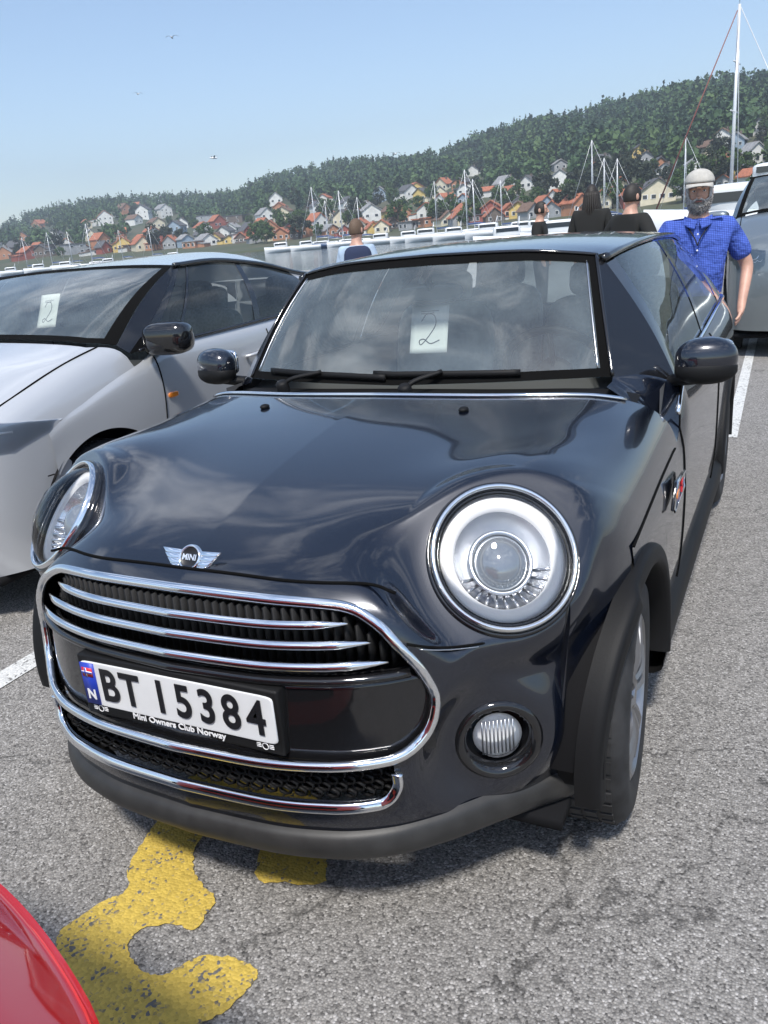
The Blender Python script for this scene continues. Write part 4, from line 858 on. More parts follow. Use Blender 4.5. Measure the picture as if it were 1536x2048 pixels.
def quads_obj(name, V, m, parent=None):
    n = len(V)//4; me = bpy.data.meshes.new(name); me.vertices.add(len(V)); me.vertices.foreach_set('co', V.astype(np.float32).ravel())
    me.loops.add(len(V)); me.loops.foreach_set('vertex_index', np.arange(len(V), dtype=np.int32)); me.polygons.add(n)
    me.polygons.foreach_set('loop_start', np.arange(0, len(V), 4, dtype=np.int32)); me.polygons.foreach_set('loop_total', np.full(n, 4, np.int32)); me.update(calc_edges=True)
    me.materials.append(MT[m]); o = bpy.data.objects.new(name, me); COL.objects.link(o); o.parent = parent; return o
# u, v of the base, size in photo pixels (width, wall height), colours, turn, flat
HS = [(40, 512, 46, 22, 'n', 's', 20, 0), (90, 512, 60, 26, 'n', 's', -10, 1), (150, 508, 60, 24, 'g', 's', 12, 1), (205, 498, 44, 24, 'o', 't', 20, 0), (250, 502, 40, 22, 'y', 't', -15, 0), (292, 496, 46, 22, 'o', 't', 25, 0), (330, 486, 44, 18, 'r', 's', -20, 0), (372, 494, 40, 20, 'b', 'g', 15, 0),
      (222, 450, 44, 20, 'w', 't', 20, 0), (300, 438, 40, 22, 'w', 's', -25, 0), (338, 436, 40, 22, 'w', 'g', 30, 0), (320, 458, 40, 16, 'c', 'b', 15, 0), (420, 446, 60, 18, 'g', 's', 8, 1), (478, 446, 64, 18, 'n', 's', -6, 1), (360, 468, 44, 20, 'b', 's', -20, 0), (410, 470, 46, 20, 'w', 't', 15, 0), (455, 478, 44, 20, 'w', 's', -12, 0), (500, 480, 54, 24, 'r', 's', 18, 0),
      (535, 446, 46, 22, 'w', 'g', 30, 0), (575, 440, 44, 22, 'c', 'b', -20, 0), (440, 456, 40, 18, 'r', 't', 25, 0), (545, 474, 50, 24, 'o', 't', -15, 0), (590, 470, 48, 24, 'r', 's', 14, 0), (636, 462, 54, 26, 'w', 't', 20, 0), (690, 452, 54, 24, 'c', 's', -18, 0), (742, 442, 60, 26, 'w', 'g', 25, 0), (640, 428, 40, 20, 'w', 's', 22, 0),
      (560, 408, 40, 14, 'w', 'g', -12, 0), (700, 420, 46, 18, 'w', 's', 16, 0), (770, 402, 50, 18, 'b', 'g', -16, 0), (820, 396, 46, 18, 'w', 's', 24, 0), (800, 446, 60, 28, 'o', 't', 14, 0), (858, 440, 60, 26, 'w', 't', -20, 0), (880, 404, 50, 20, 'c', 'g', 18, 0), (930, 440, 56, 26, 'y', 't', 20, 0), (985, 436, 60, 26, 'r', 't', -14, 0), (1035, 430, 58, 26, 'w', 's', 16, 0),
      (1010, 385, 50, 22, 'w', 'g', 26, 0), (1060, 378, 40, 20, 'w', 's', -24, 0), (1120, 382, 74, 30, 'w', 'g', 14, 0), (1150, 428, 62, 28, 'o', 't', 22, 0), (1210, 418, 60, 26, 'c', 't', -18, 0), (1265, 412, 66, 28, 'r', 't', 16, 0), (1310, 404, 100, 26, 'c', 's', 10, 0), (1330, 356, 50, 20, 'w', 's', -22, 0), (1390, 350, 60, 26, 'w', 'g', 20, 0), (1290, 330, 44, 18, 'g', 's', 12, 0),
      (1445, 345, 56, 26, 'w', 't', -16, 0), (1500, 330, 60, 28, 'w', 'g', 24, 0), (1520, 268, 46, 22, 'w', 's', -18, 0), (1410, 312, 44, 20, 'c', 'b', 18, 0), (1470, 296, 44, 18, 'b', 'g', -10, 0), (1120, 340, 40, 14, 'g', 'g', 10, 0), (950, 352, 38, 14, 'w', 's', -14, 0)]
def solve_f(u, v):
    lo, hi = -.005, .9
    for _ in range(40):
        m = (lo+hi)/2; q = pix(hill_p(u, m))
        if q[1] > v: lo = m
        else: hi = m
    return (lo+hi)/2
_hr = np.random.default_rng(3)
HS = [(u, v, pw*.70, ph*.70, c, r, tr, fl_) for u, v, pw, ph, c, r, tr, fl_ in HS]
for i in range(150):
    u = _hr.uniform(10, 1500); base = float(np.interp(u, [0, 600, 1100, 1536], [515, 474, 428, 372])); top = float(np.interp(u, [0, 260, 600, 1100, 1536], [470, 425, 405, 345, 262]))
    v = base-(base-top)*_hr.uniform(0, 1)**1.5; k = float(np.interp(u, [0, 1500], [.8, 1.25]))
    if any(abs(u-h[0]) < (h[2]+22)*.48 and abs(v-h[1]) < 9 for h in HS): continue
    HS.append((u, v, _hr.uniform(20, 32)*k, _hr.uniform(9, 13)*k, _hr.choice(list('wwwwccoorygb')), _hr.choice(list('ttttssgb')), int(_hr.choice([-30, -18, 14, 24, 70])), 0))
for u in np.arange(14, 1190, 25.):
    u = u+_hr.uniform(-6, 6); v = float(np.interp(u, [0, 300, 600, 900, 1190], [523, 500, 479, 452, 425]))+_hr.uniform(-5, 1); k = float(np.interp(u, [0, 1200], [.85, 1.2]))
    HS.append((u, v, _hr.uniform(22, 40)*k, _hr.uniform(8, 14)*k, _hr.choice(list('oocnrggyw')), _hr.choice(list('ttsbg')), int(_hr.choice([-25, -12, 14, 24])), int(_hr.random() < .25)))
HB = [(h[0], h[1], h[2], h[3], solve_f(h[0], h[1])) for h in HS]
V = []; V2 = []
for i in range(9000):
    u = rng.uniform(-350, 1750); f = rng.uniform(.02, 1.0)**.8
    if f < .22 and rng.random() < .75: continue
    p = hill_p(u, f); r = RS(u)+(RR(u)-RS(u))*f; k = int(np.clip(44*(700/r), 20, 72)); con = rng.random() < .30
    h = rng.uniform(8, 14)*(1.2 if con else 1.0)
    tu, tv = pix(p); th = h/r*FPX; skip = False
    for hu, hv, hw, hh, hf in HB:
        if f < hf+.012 and abs(tu-hu) < hw*.62+th*.3 and tv-th < hv-hh*.15 and tv > hv-hh*2: skip = True; break
    if skip: continue
    w_ = rng.uniform(3.2, 5.5)*(.55 if con else 1.0)
    d = rng.normal(size=(k, 3)); d /= np.linalg.norm(d, axis=1)[:, None]; d *= rng.uniform(.45, 1.0, k)[:, None]
    zz = (d[:, 2]*.5+.5)
    c = np.c_[d[:, 0]*w_*(1.15-zz if con else 1), d[:, 1]*w_*(1.15-zz if con else 1), h*.12+zz*h*.85]+p
    (V2 if con or rng.random() < .12 else V).append(leaf_quads(c, np.full(k, w_*.23 if not con else w_*.34)))
tag(quads_obj('forest', np.concatenate(V), 'forest_leaf'), 'green leafy forest covering the whole hillside above the town', 'forest', kind='stuff')
tag(quads_obj('conifers', np.concatenate(V2), 'conifer_leaf'), 'darker pointed conifers scattered through the hillside forest', 'forest', kind='stuff')

# ================================================================ TOWN
for n_, c_ in (('white_wall', (.70, .70, .67)), ('cream_wall', (.66, .60, .45)), ('red_wall', (.30, .085, .06)), ('orange_wall', (.42, .20, .11)), ('grey_wall', (.32, .33, .34)), ('yellow_wall', (.62, .46, .16)), ('blue_wall', (.28, .36, .44)), ('brown_wall', (.14, .11, .09))):
    MT[n_] = mat(n_, c_, .8, noise=(.5, .12, 6))
for n_, c_ in (('tile_roof', (.36, .13, .07)), ('slate_roof', (.09, .09, .095)), ('grey_roof', (.26, .26, .26)), ('brown_roof', (.16, .10, .07))):
    MT[n_] = mat(n_, c_, .8, noise=(1.5, .3, 6))
MT['pane'] = mat('window_pane', (.03, .04, .05), .08, 0, .6); MT['trim'] = mat('window_trim', (.75, .75, .73), .6)
def make_house(label, pos, rz, wdt, dep, hgt, rh, wall, roof, floors=2, nw=3, flat=False):
    o = thing('house', label, 'house', tuple(pos), rz, 'houses on the far shore'); wl = MB(); wl.box((0, 0, hgt/2-2), (wdt, dep, hgt+4))
    if not flat: wl.prism([(-wdt/2, -dep/2, hgt), (wdt/2, -dep/2, hgt), (0, -dep/2, hgt+rh)], (0, dep, 0))
    wl.build('wall', wall, o, smooth=False, weld=False); rf = MB()
    if flat: rf.box((0, 0, hgt+.2), (wdt+.8, dep+.8, .4))
    else:
        for s in (-1, 1):
            a = math.hypot(wdt/2+.5, rh*(1+1/wdt)); p = [(s*(wdt/2+.5), -dep/2-.5, hgt-rh/wdt), (0, -dep/2-.5, hgt+rh+.1), (0, -dep/2-.5, hgt+rh+.42), (s*(wdt/2+.5), -dep/2-.5, hgt-rh/wdt+.32)]
            rf.prism(p, (0, dep+1, 0))
    r_ = rf.build('roof', roof, o, smooth=False, weld=False)
    if not flat: MB().box((wdt*.15, dep*.1, hgt+rh*.95), (.8, .8, 1.8)).build('chimney', 'brown_wall', r_, smooth=False)
    wv_ = (rng.uniform(.8, 1.5), rng.uniform(.9, 1.4)); floors = max(1, min(3, int(round(hgt/rng.uniform(2.7, 3.4)))))
    if rng.random() < .45:
        e_ = 1 if rng.random() < .5 else -1; aw, ah = wdt*rng.uniform(.35, .6), hgt*rng.uniform(.5, .75); an = MB(); an.box((e_*(wdt/2+aw/2-.05), dep*.1, ah/2-2), (aw, dep*.7, ah+4)); an = an.build('annex', wall if rng.random() < .7 else 'white_wall', o, smooth=False, weld=False)
        o['annex'] = 1; MB().box((e_*(wdt/2+aw/2), dep*.1, ah+.15), (aw+.5, dep*.7+.5, .3), ry=e_*.12).build('annex_roof', roof, an, smooth=False, weld=False)
    for k in range(floors):
        for q in range(nw):
            x = (q-(nw-1)/2)*wdt/nw; z = (k+.5)*hgt/floors
            if rng.random() < .12: continue
            w1 = min(wv_[0], wdt/nw*.5); f_ = MB(); f_.box((x+rng.uniform(-.2, .2), -dep/2-.03, z), (w1+.25, .1, wv_[1]+.25)); fo = f_.build('window', 'trim', o, smooth=False, weld=False)
            MB().box((x, -dep/2-.06, z), (w1, .08, wv_[1])).build('pane', 'pane', fo, smooth=False, weld=False)
    for q in range(2):
        sd_ = MB(); sd_.box((wdt/2+.04, (q-.5)*dep*.45, hgt*.6), (.1, 1.3, 1.5)); sd_.build('side_window', 'pane', o, smooth=False, weld=False)
    return o
CW = {'w': ('white_wall', 'white'), 'c': ('cream_wall', 'cream'), 'r': ('red_wall', 'red'), 'o': ('orange_wall', 'orange'), 'g': ('grey_wall', 'grey'), 'y': ('yellow_wall', 'yellow'), 'b': ('blue_wall', 'pale blue'), 'n': ('brown_wall', 'dark brown')}
RW = {'t': ('tile_roof', 'red tiled'), 's': ('slate_roof', 'black slate'), 'g': ('grey_roof', 'grey'), 'b': ('brown_roof', 'brown')}
used_lab = {}
ORD = []
for i, (u, v, pw, ph, c, r, tr, fl_) in enumerate(HS):
    f = solve_f(u, v); p = hill_p(u, f); dist = np.linalg.norm(p-CAM); k = dist/FPX
    W_ = pw*k*.85; H_ = ph*k; a = math.atan2(p[0]-CAM[0], p[1]-CAM[1])
    where = 'by the waterfront' if f < .03 else ('low on the slope' if f < .12 else 'amid trees')
    big = 'flat-roofed' if fl_ else 'gabled'
    ho = make_house('house', p, -a+rad(tr+rng.uniform(-22, 22)), W_, W_*rng.uniform(.8, 1.15), H_, W_*rng.uniform(.28, .42), CW[c][0], RW[r][0], 2 if H_ < 9 else 3, int(rng.integers(2, 4)) if pw < 60 else 4, bool(fl_))
    lab = f"{CW[c][1]} {big} house with {RW[r][1]} roof {'and annex ' if ho.get('annex') else ''}{where}"
    if 'annex' in ho: del ho['annex']
    ORD.append([u, lab, ho])
from collections import defaultdict
GR = defaultdict(list)
for u, lab, o in sorted(ORD, key=lambda q: q[0]): GR[lab].append(o)
WORD = ['leftmost', 'second from left', 'third from left', 'fourth from left', 'fifth from left', 'sixth from left', 'seventh from left', 'eighth from left', 'ninth from left', 'tenth from left', 'eleventh from left', 'twelfth from left', 'thirteenth from left', 'fourteenth from left', 'fifteenth from left', 'sixteenth from left', 'seventeenth from left', 'eighteenth from left']
def uniq(GR_):
    for lab, L in GR_.items():
        if len(L) == 1: L[0]['label'] = lab
        for k, o in enumerate(L):
            if len(L) > 1: o['label'] = lab+', '+('rightmost' if k == len(L)-1 else WORD[k] if k <= len(L)//2 else WORD[len(L)-1-k].replace('left', 'right'))
uniq(GR)
# trees between the houses
def make_tree(leaf, h, cw, n, kind, lean=0):
    o = thing('tree', kind, 'tree', (0, 0, 0), 0, 'trees between the houses'); tr = MB()
    tr.sweep([(0, 0, -1.5), (.05*h*lean, 0, h*.25), (.02*h, .02*h, h*.55), (0, 0, h*.85)], h*.022, taper=[1.2, .9, .6, .2], seg=7)
    L_ = []
    for k in range(9):
        a = rng.uniform(0, 6.28); z0 = h*rng.uniform(.25, .6); e = np.array([math.cos(a)*cw*.7, math.sin(a)*cw*.7, z0+h*.2]); tr.sweep([(0, 0, z0), e*[.5, .5, 1]+[0, 0, -.04*h], e], h*.008, taper=[1, .7, .3], seg=5); L_.append(e)
    tr.build('trunk', 'bark', o); C_ = []
    for k in range(26):
        d = rng.normal(size=3); d /= np.linalg.norm(d); d *= rng.uniform(.55, 1)**.6; c = np.array([d[0]*cw, d[1]*cw, h*.60+d[2]*h*.38]); q = rng.normal(size=(n//26, 3)); q /= np.linalg.norm(q, axis=1)[:, None]
        C_.append(c+q*rng.uniform(.3, 1, (len(q), 1))*cw*.36)
    C_ = np.concatenate(C_); quads_obj('crown', leaf_quads(C_, np.full(len(C_), cw*.10)), leaf, o); return o
protos = [make_tree('leaf', 11, 4.2, 1040, 'x'), make_tree('leaf', 8, 3.6, 1040, 'x', 1), make_tree('dark_leaf', 13, 4.0, 1040, 'x'), make_tree('dark_leaf', 10, 4.8, 1040, 'x', -1)]
kinds = ['bright green round tree', 'bright green low spreading tree', 'dark green tall tree', 'dark brownish wide tree']
TS = [(70, 498, 0), (110, 488, 2), (135, 468, 0), (165, 474, 1), (185, 460, 0), (232, 480, 0), (262, 468, 1), (275, 440, 2), (245, 436, 1), (395, 460, 1), (348, 450, 0), (438, 430, 2), (505, 455, 0), (520, 430, 3), (610, 452, 1), (600, 420, 2), (660, 442, 0), (715, 432, 3), (760, 420, 2), (790, 414, 0), (840, 420, 1), (905, 420, 0), (955, 404, 2), (1000, 410, 1), (1075, 415, 0), (1090, 400, 3), (1170, 400, 2), (1160, 372, 3), (1185, 395, 3), (1225, 388, 3), (1250, 378, 3), (1280, 382, 3), (1305, 372, 2), (1340, 372, 3), (1365, 380, 1), (1400, 380, 0), (1430, 320, 2), (1455, 370, 0), (1490, 352, 1), (1515, 300, 2), (1380, 330, 2), (1240, 350, 2), (820, 368, 2), (870, 372, 0), (730, 388, 2), (660, 396, 3)]
for h in HS:
    if rng.random() < .5: TS.append((float(np.clip(h[0]+rng.uniform(-1, 1)*h[2], 5, 1525)), float(h[1]-rng.uniform(-3, 5)), int(rng.choice([0, 1, 1, 0, 2, 3]))))
GT = defaultdict(list); usedp = set()
for u, v, k in sorted(TS):
    f = solve_f(u, v); p = hill_p(u, f)
    o = protos[k] if k not in usedp else copy_tree(protos[k]); usedp.add(k)
    o.location = p; o.rotation_euler = (0, 0, rng.uniform(0, 6.28)); s = rng.uniform(.55, 1.0); o.scale = (s, s, s*rng.uniform(.9, 1.1))
    near = min(ORD, key=lambda q: (Vector(q[2].location)-Vector(p)).length)
    lab = f"{kinds[k]} near the {near[2]['label'].split(' house')[0].split(',')[0]} house"
    GT[lab].append(o)
uniq(GT)
# ================================================================ BOATS
MT['hull'] = mat('hull_white', (.74, .75, .75), .25, 0, .5, .5); MT['hull_blue'] = mat('hull_blue', (.05, .09, .18), .25, 0, .5, .5); MT['alu'] = mat('mast_alloy', (.70, .71, .72), .35, .3); MT['wood'] = mat('teak', (.30, .17, .08), .6); MT['sail'] = mat('sail_cover', (.06, .10, .22), .8); MT['rust_sail'] = mat('rust_sail', (.22, .09, .08), .8)
def hull_mb(L, B, H):
    G = []
    for t in np.linspace(0, 1, 15):
        w_ = B/2*math.sin(math.pi*min(1, .18+t*.82)/1.0)**.6 if t < 1 else .02; w_ = B/2*(1-(max(0, t-.35)/.65)**2.2) if t > .35 else B/2*(.82+.18*t/.35); w_ = max(w_, .01)
        sh = H*(1+.25*t*t); y = -L/2+L*t
        G.append([(-w_, y, sh), (-w_*.96, y, sh*.5), (-w_*.6, y, .0), (0, y, -.3), (w_*.6, y, .0), (w_*.96, y, sh*.5), (w_, y, sh), (w_*.5, y, sh+.05), (0, y, sh+.08), (-w_*.5, y, sh+.05), (-w_, y, sh)])
    mb = MB(); mb.grid(np.array(G)); k = np.array(G); mb.add(k[0], [tuple(range(10))]); return mb
def sailboat(L=9, mast=12, hullm='hull', sailm='sail'):
    o = thing('sailboat', 'x', 'sailboat', (0, 0, 0), 0, 'sailboats moored along the far shore'); hull_mb(L, L*.3, L*.10).build('hull', hullm, o)
    MB().rbox((0, -.02*L, L*.135), (L*.19, L*.42, L*.075), .4).build('cabin', 'hull', o)
    MB().box((0, -.02*L, L*.14), (L*.193, L*.30, L*.022)).build('cabin_window', 'pane', o, smooth=False)
    MB().sweep([(0, L*.08, L*.1), (0, L*.08, mast)], .10, taper=[1, .75], seg=8).build('mast', 'alu', o)
    MB().sweep([(0, L*.08, L*.25), (0, -L*.34, L*.24)], .07, seg=6).build('boom', 'alu', o); MB().sweep([(0, L*.07, L*.27), (0, -L*.2, L*.275), (0, -L*.33, L*.25)], .17, taper=[1, .9, .5], seg=8).build('furled_sail', sailm, o)
    MB().sweep([(-.9, L*.07, mast*.6), (.9, L*.07, mast*.6)], .04, seg=5).build('spreader', 'alu', o)
    for a, b in (((0, L*.08, mast), (0, L*.5, L*.13)), ((0, L*.08, mast), (0, -L*.49, L*.1)), ((0, L*.08, mast), (L*.14, L*.05, L*.1)), ((0, L*.08, mast), (-L*.14, L*.05, L*.1))): MB().sweep([a, b], .025, seg=4).build('stay', 'alu', o)
    return o
def motorboat(L=7):
    o = thing('motorboat', 'x', 'motorboat', (0, 0, 0), 0, 'motorboats moored along the far shore'); hull_mb(L, L*.36, L*.14).build('hull', 'hull', o)
    MB().rbox((0, -.02*L, L*.22), (L*.26, L*.42, L*.16), .35).build('cabin', 'hull', o); MB().box((0, -.02*L, L*.24), (L*.266, L*.34, L*.055)).build('cabin_window', 'pane', o, smooth=False)
    MB().sweep([(-L*.12, -.2*L, L*.3), (0, -.22*L, L*.42), (L*.12, -.2*L, L*.3)], .05, seg=5).build('radar_arch', 'hull', o)
    return o
sb = [sailboat(), sailboat(10, 14, 'hull_blue')]; mb_ = motorboat(); us = set()
def place_boat(o, u, d, rz, s, lab, GRP):
    p = at_dist(u, 470-.091*(u-768), d); o.location = (p[0], p[1], WZ); a = math.atan2(p[0]-CAM[0], p[1]-CAM[1]); o.rotation_euler = (0, 0, -a+rad(rz)); o.scale = (s, s, s); GRP[lab].append(o)
GB = defaultdict(list)
SB = [(60, 300, 80, .9), (110, 305, 70, 1.0), (150, 310, 95, .85), (190, 290, 85, 1.1), (250, 300, 75, .9), (310, 295, 90, .9), (640, 230, 80, 1.1), (662, 235, 70, 1.0), (692, 228, 95, 1.15), (726, 232, 85, 1.0), (880, 200, 75, .9), (942, 190, 85, 1.15), (956, 195, 95, 1.0), (1010, 185, 80, .9), (1194, 150, 85, 1.0), (1216, 155, 75, .95), (1242, 150, 95, .9), (1378, 125, 80, .95)]
for i, (u, d, rz, s) in enumerate(SB):
    k = 1 if i % 4 == 2 else 0; o = sb[k] if k not in us else copy_tree(sb[k]); us.add(k)
    place_boat(o, u, d, rz, s, ['white-hulled sailboat with bare mast moored on the far shore', 'dark blue sailboat with tall mast moored on the far shore'][k], GB)
MBT = [(20, 290, 80, 1.1), (75, 285, 95, 1.2), (130, 280, 75, 1.2), (215, 275, 85, 1.1), (345, 270, 80, 1.1), (560, 225, 85, 1.2), (610, 220, 95, 1.1), (760, 205, 75, 1.2), (815, 200, 90, 1.2), (850, 190, 85, 1.3), (905, 180, 95, 1.2), (975, 170, 80, 1.3), (1040, 160, 85, 1.2), (1075, 150, 95, 1.2), (1120, 92, 82, 1.2), (1010, 104, 95, 1.1)]
for i, (u, d, rz, s) in enumerate(MBT):
    o = mb_ if i == 0 else copy_tree(mb_); place_boat(o, u, d, rz, s, 'white motorboat with dark cabin windows on the water' if d > 120 else 'white motorboat with dark cabin windows just behind the hatchback roof', GB)
uniq(GB)
# tall near yacht with furled rust sail, big motor yacht
p = at_dist(1474, 395, 62)
ty = thing('sailing_yacht', 'white sailing yacht with the tallest mast and a rust-red furled foresail', 'sailboat', (p[0], p[1], WZ)); ty.rotation_euler = (0, 0, -math.atan2(p[0]-CAM[0], p[1]-CAM[1])+rad(80))
hull_mb(12, 3.6, 1.2).build('hull', 'hull', ty); MB().rbox((0, -.3, 1.55), (2.2, 5, .8), .35).build('cabin', 'hull', ty); MB().box((0, -.3, 1.6), (2.23, 3.6, .25)).build('cabin_window', 'pane', ty, smooth=False)
MH = 14.2
MB().sweep([(0, .4, 1.2), (0, .4, MH)], .13, taper=[1, .7], seg=10).build('mast', 'alu', ty); MB().sweep([(-1.3, .4, 8.2), (1.3, .4, 8.2)], .05, seg=5).build('spreader', 'alu', ty); MB().sweep([(-1, .4, 11), (1, .4, 11)], .05, seg=5).build('spreader', 'alu', ty)
MB().sweep([(0, .5, MH-.3), (0, 5.7, 1.5)], .06, taper=[.5, 1], seg=8).build('furled_foresail', 'rust_sail', ty); MB().sweep([(0, .3, 2.6), (0, -4.4, 2.6)], .08, seg=6).build('boom', 'alu', ty); MB().sweep([(0, .2, 2.85), (0, -4.2, 2.75)], .2, taper=[1, .5], seg=8).build('furled_sail', 'sail', ty)
for a in ((1.6, .2, 1.3), (-1.6, .2, 1.3), (0, -5.8, 1.2)): MB().sweep([(0, .4, MH), a], .025, seg=4).build('stay', 'alu', ty)
MB().sweep([(0, .4, MH), (0, .4, MH+.9)], .02, seg=4).build('antenna', 'alu', ty)
p = at_dist(1530, 392, 52); my = thing('motor_yacht', 'large white motor yacht with dark window bands at the right edge', 'motorboat', (p[0], p[1], WZ)); my.rotation_euler = (0, 0, -math.atan2(p[0]-CAM[0], p[1]-CAM[1])+rad(82))
hull_mb(13, 4.2, 2.2).build('hull', 'hull', my); MB().rbox((0, -.8, 3.0), (3.4, 8, 1.6), .3).build('cabin', 'hull', my); MB().box((0, -.8, 3.1), (3.44, 6.6, .5)).build('cabin_window', 'pane', my, smooth=False); MB().rbox((0, -1.6, 4.2), (2.8, 4.4, .9), .35).build('flybridge', 'hull', my); MB().box((0, -1.4, 4.3), (2.84, 3.4, .3)).build('bridge_window', 'pane', my, smooth=False)
# ================================================================ GULLS
def gull(u, v, d, span, rz, lab):
    p = at_dist(u, v, d); o = thing('gull', lab, 'bird', tuple(p), rz, 'gulls in the sky')
    bm_ = MB(); bm_.ell((0, 0, 0), (.06*span, .22*span, .06*span)); bm_.ell((0, -.22*span, .02*span), (.035*span, .06*span, .035*span)); bm_.build('body', 'white', o)
    for s in (-1, 1): MB().sweep(cr1(np.array([(0, 0, .02), (s*.25*span, -.03*span, .12*span), (s*.5*span, .08*span, .04*span)]), 10), .06*span, .012*span, taper=np.linspace(1, .2, 10)).build('wing', 'grey_roof', o)
gull(344, 75, 60, .9, .4, 'small gull highest in the sky on the left'); gull(276, 188, 70, .8, 1.2, 'tiny distant gull left in the open sky'); gull(428, 316, 55, 1.0, -.5, 'gull gliding low above the left ridge'); gull(790, 308, 60, .9, .9, 'gull flying right at the crest of the wooded hill')

# ================================================================ HAZE
hz = bpy.data.materials.new('haze'); hz.use_nodes = True; t = hz.node_tree; t.nodes.clear(); o_ = t.nodes.new('ShaderNodeOutputMaterial'); v_ = t.nodes.new('ShaderNodeVolumePrincipled')
v_.inputs['Color'].default_value = (.80, .88, .97, 1); v_.inputs['Density'].default_value = .00042; v_.inputs['Anisotropy'].default_value = .2; t.links.new(v_.outputs[0], o_.inputs['Volume']); MT['haze'] = hz
tag(MB().box((-250, 680, 118), (3300, 2600, 246)).build('haze', 'haze', smooth=False), kind='stuff')
# ================================================================ PEOPLE
def skin_mesh(name, J, E_, Rr, m, parent, sub=2, root=0):
    me = bpy.data.meshes.new('sk'); me.from_pydata([tuple(p) for p in J], E_, []); o = bpy.data.objects.new('sk', me); COL.objects.link(o)
    md = o.modifiers.new('Skin', 'SKIN'); md.use_smooth_shade = True
    for i, v in enumerate(me.skin_vertices[0].data): v.radius = (Rr[i], Rr[i]) if not isinstance(Rr[i], tuple) else Rr[i]; v.use_root = (i == root)
    s = o.modifiers.new('s', 'SUBSURF'); s.levels = sub; s.render_levels = sub
    bpy.context.view_layer.update(); em = bpy.data.meshes.new_from_object(o.evaluated_get(bpy.context.evaluated_depsgraph_get()))
    bpy.data.objects.remove(o); bpy.data.meshes.remove(me); em.name = name; em.materials.clear(); em.materials.append(MT[m] if isinstance(m, str) else m)
    em.polygons.foreach_set('use_smooth', [True]*len(em.polygons)); r = bpy.data.objects.new(name, em); COL.objects.link(r); r.parent = parent; return r
MT['skin'] = mat('skin', (.52, .30, .22), .5, noise=(18, .12, 6)); MT['skin'].node_tree.nodes['Principled BSDF'].inputs['Subsurface Weight'].default_value = .08
MT['hair_grey'] = mat('grey_hair', (.40, .38, .36), .9, noise=(60, .45, 8), bump=(120, .8, .006)); MT['hair_dark'] = mat('dark_hair', (.02, .016, .013), .6, bump=(90, .6, .005)); MT['hair_red'] = mat('brown_hair', (.11, .07, .045), .7, bump=(90, .6, .005))
MT['cap'] = mat('cap_canvas', (.44, .42, .38), .9, noise=(30, .12, 6), bump=(250, .3, .002)); MT['eye'] = mat('eye', (.02, .015, .01), .2); MT['lip'] = mat('lip', (.36, .14, .12), .5); MT['denim'] = mat('denim', (.06, .10, .19), .9, noise=(25, .3, 8), bump=(200, .3, .002))
MT['black_cloth'] = mat('black_cloth', (.012, .012, .011), .9, bump=(60, .3, .004)); MT['pale_blue_cloth'] = mat('pale_blue_cloth', (.38, .48, .60), .9, noise=(6, .15, 5)); MT['navy_cloth'] = mat('navy_cloth', (.02, .03, .07), .9)
def gingham():
    m = mat('gingham', (.4, .5, .7), .9); t = m.node_tree; b = t.nodes['Principled BSDF']; co = t.nodes.new('ShaderNodeTexCoord'); L = t.links.new; sx = t.nodes.new('ShaderNodeSeparateXYZ'); L(co.outputs['Object'], sx.inputs[0])
    def stripe(sock, per):
        a = t.nodes.new('ShaderNodeMath'); a.operation = 'MULTIPLY'; a.inputs[1].default_value = 1/per; L(sock, a.inputs[0]); f = t.nodes.new('ShaderNodeMath'); f.operation = 'FRACT'; L(a.outputs[0], f.inputs[0]); g = t.nodes.new('ShaderNodeMath'); g.operation = 'GREATER_THAN'; g.inputs[1].default_value = .5; L(f.outputs[0], g.inputs[0]); return g
    a = stripe(sx.outputs[0], .011); c = stripe(sx.outputs[2], .011); s = t.nodes.new('ShaderNodeMath'); s.operation = 'ADD'; L(a.outputs[0], s.inputs[0]); L(c.outputs[0], s.inputs[1]); h = t.nodes.new('ShaderNodeMath'); h.operation = 'MULTIPLY'; h.inputs[1].default_value = .5; L(s.outputs[0], h.inputs[0])
    r = t.nodes.new('ShaderNodeValToRGB'); e = r.color_ramp.elements; e[0].color = (.085, .16, .56, 1); e[1].color = (.022, .045, .24, 1); k = e.new(.5); k.color = (.045, .09, .40, 1); L(h.outputs[0], r.inputs[0]); L(r.outputs[0], b.inputs['Base Color'])
    n = t.nodes.new('ShaderNodeTexNoise'); n.inputs['Scale'].default_value = 7; n.inputs['Detail'].default_value = 3; L(co.outputs['Object'], n.inputs['Vector']); bp = t.nodes.new('ShaderNodeBump'); bp.inputs['Strength'].default_value = 1; bp.inputs['Distance'].default_value = .07; L(n.outputs['Fac'], bp.inputs['Height']); L(bp.outputs[0], b.inputs['Normal']); return m
MT['gingham'] = gingham()
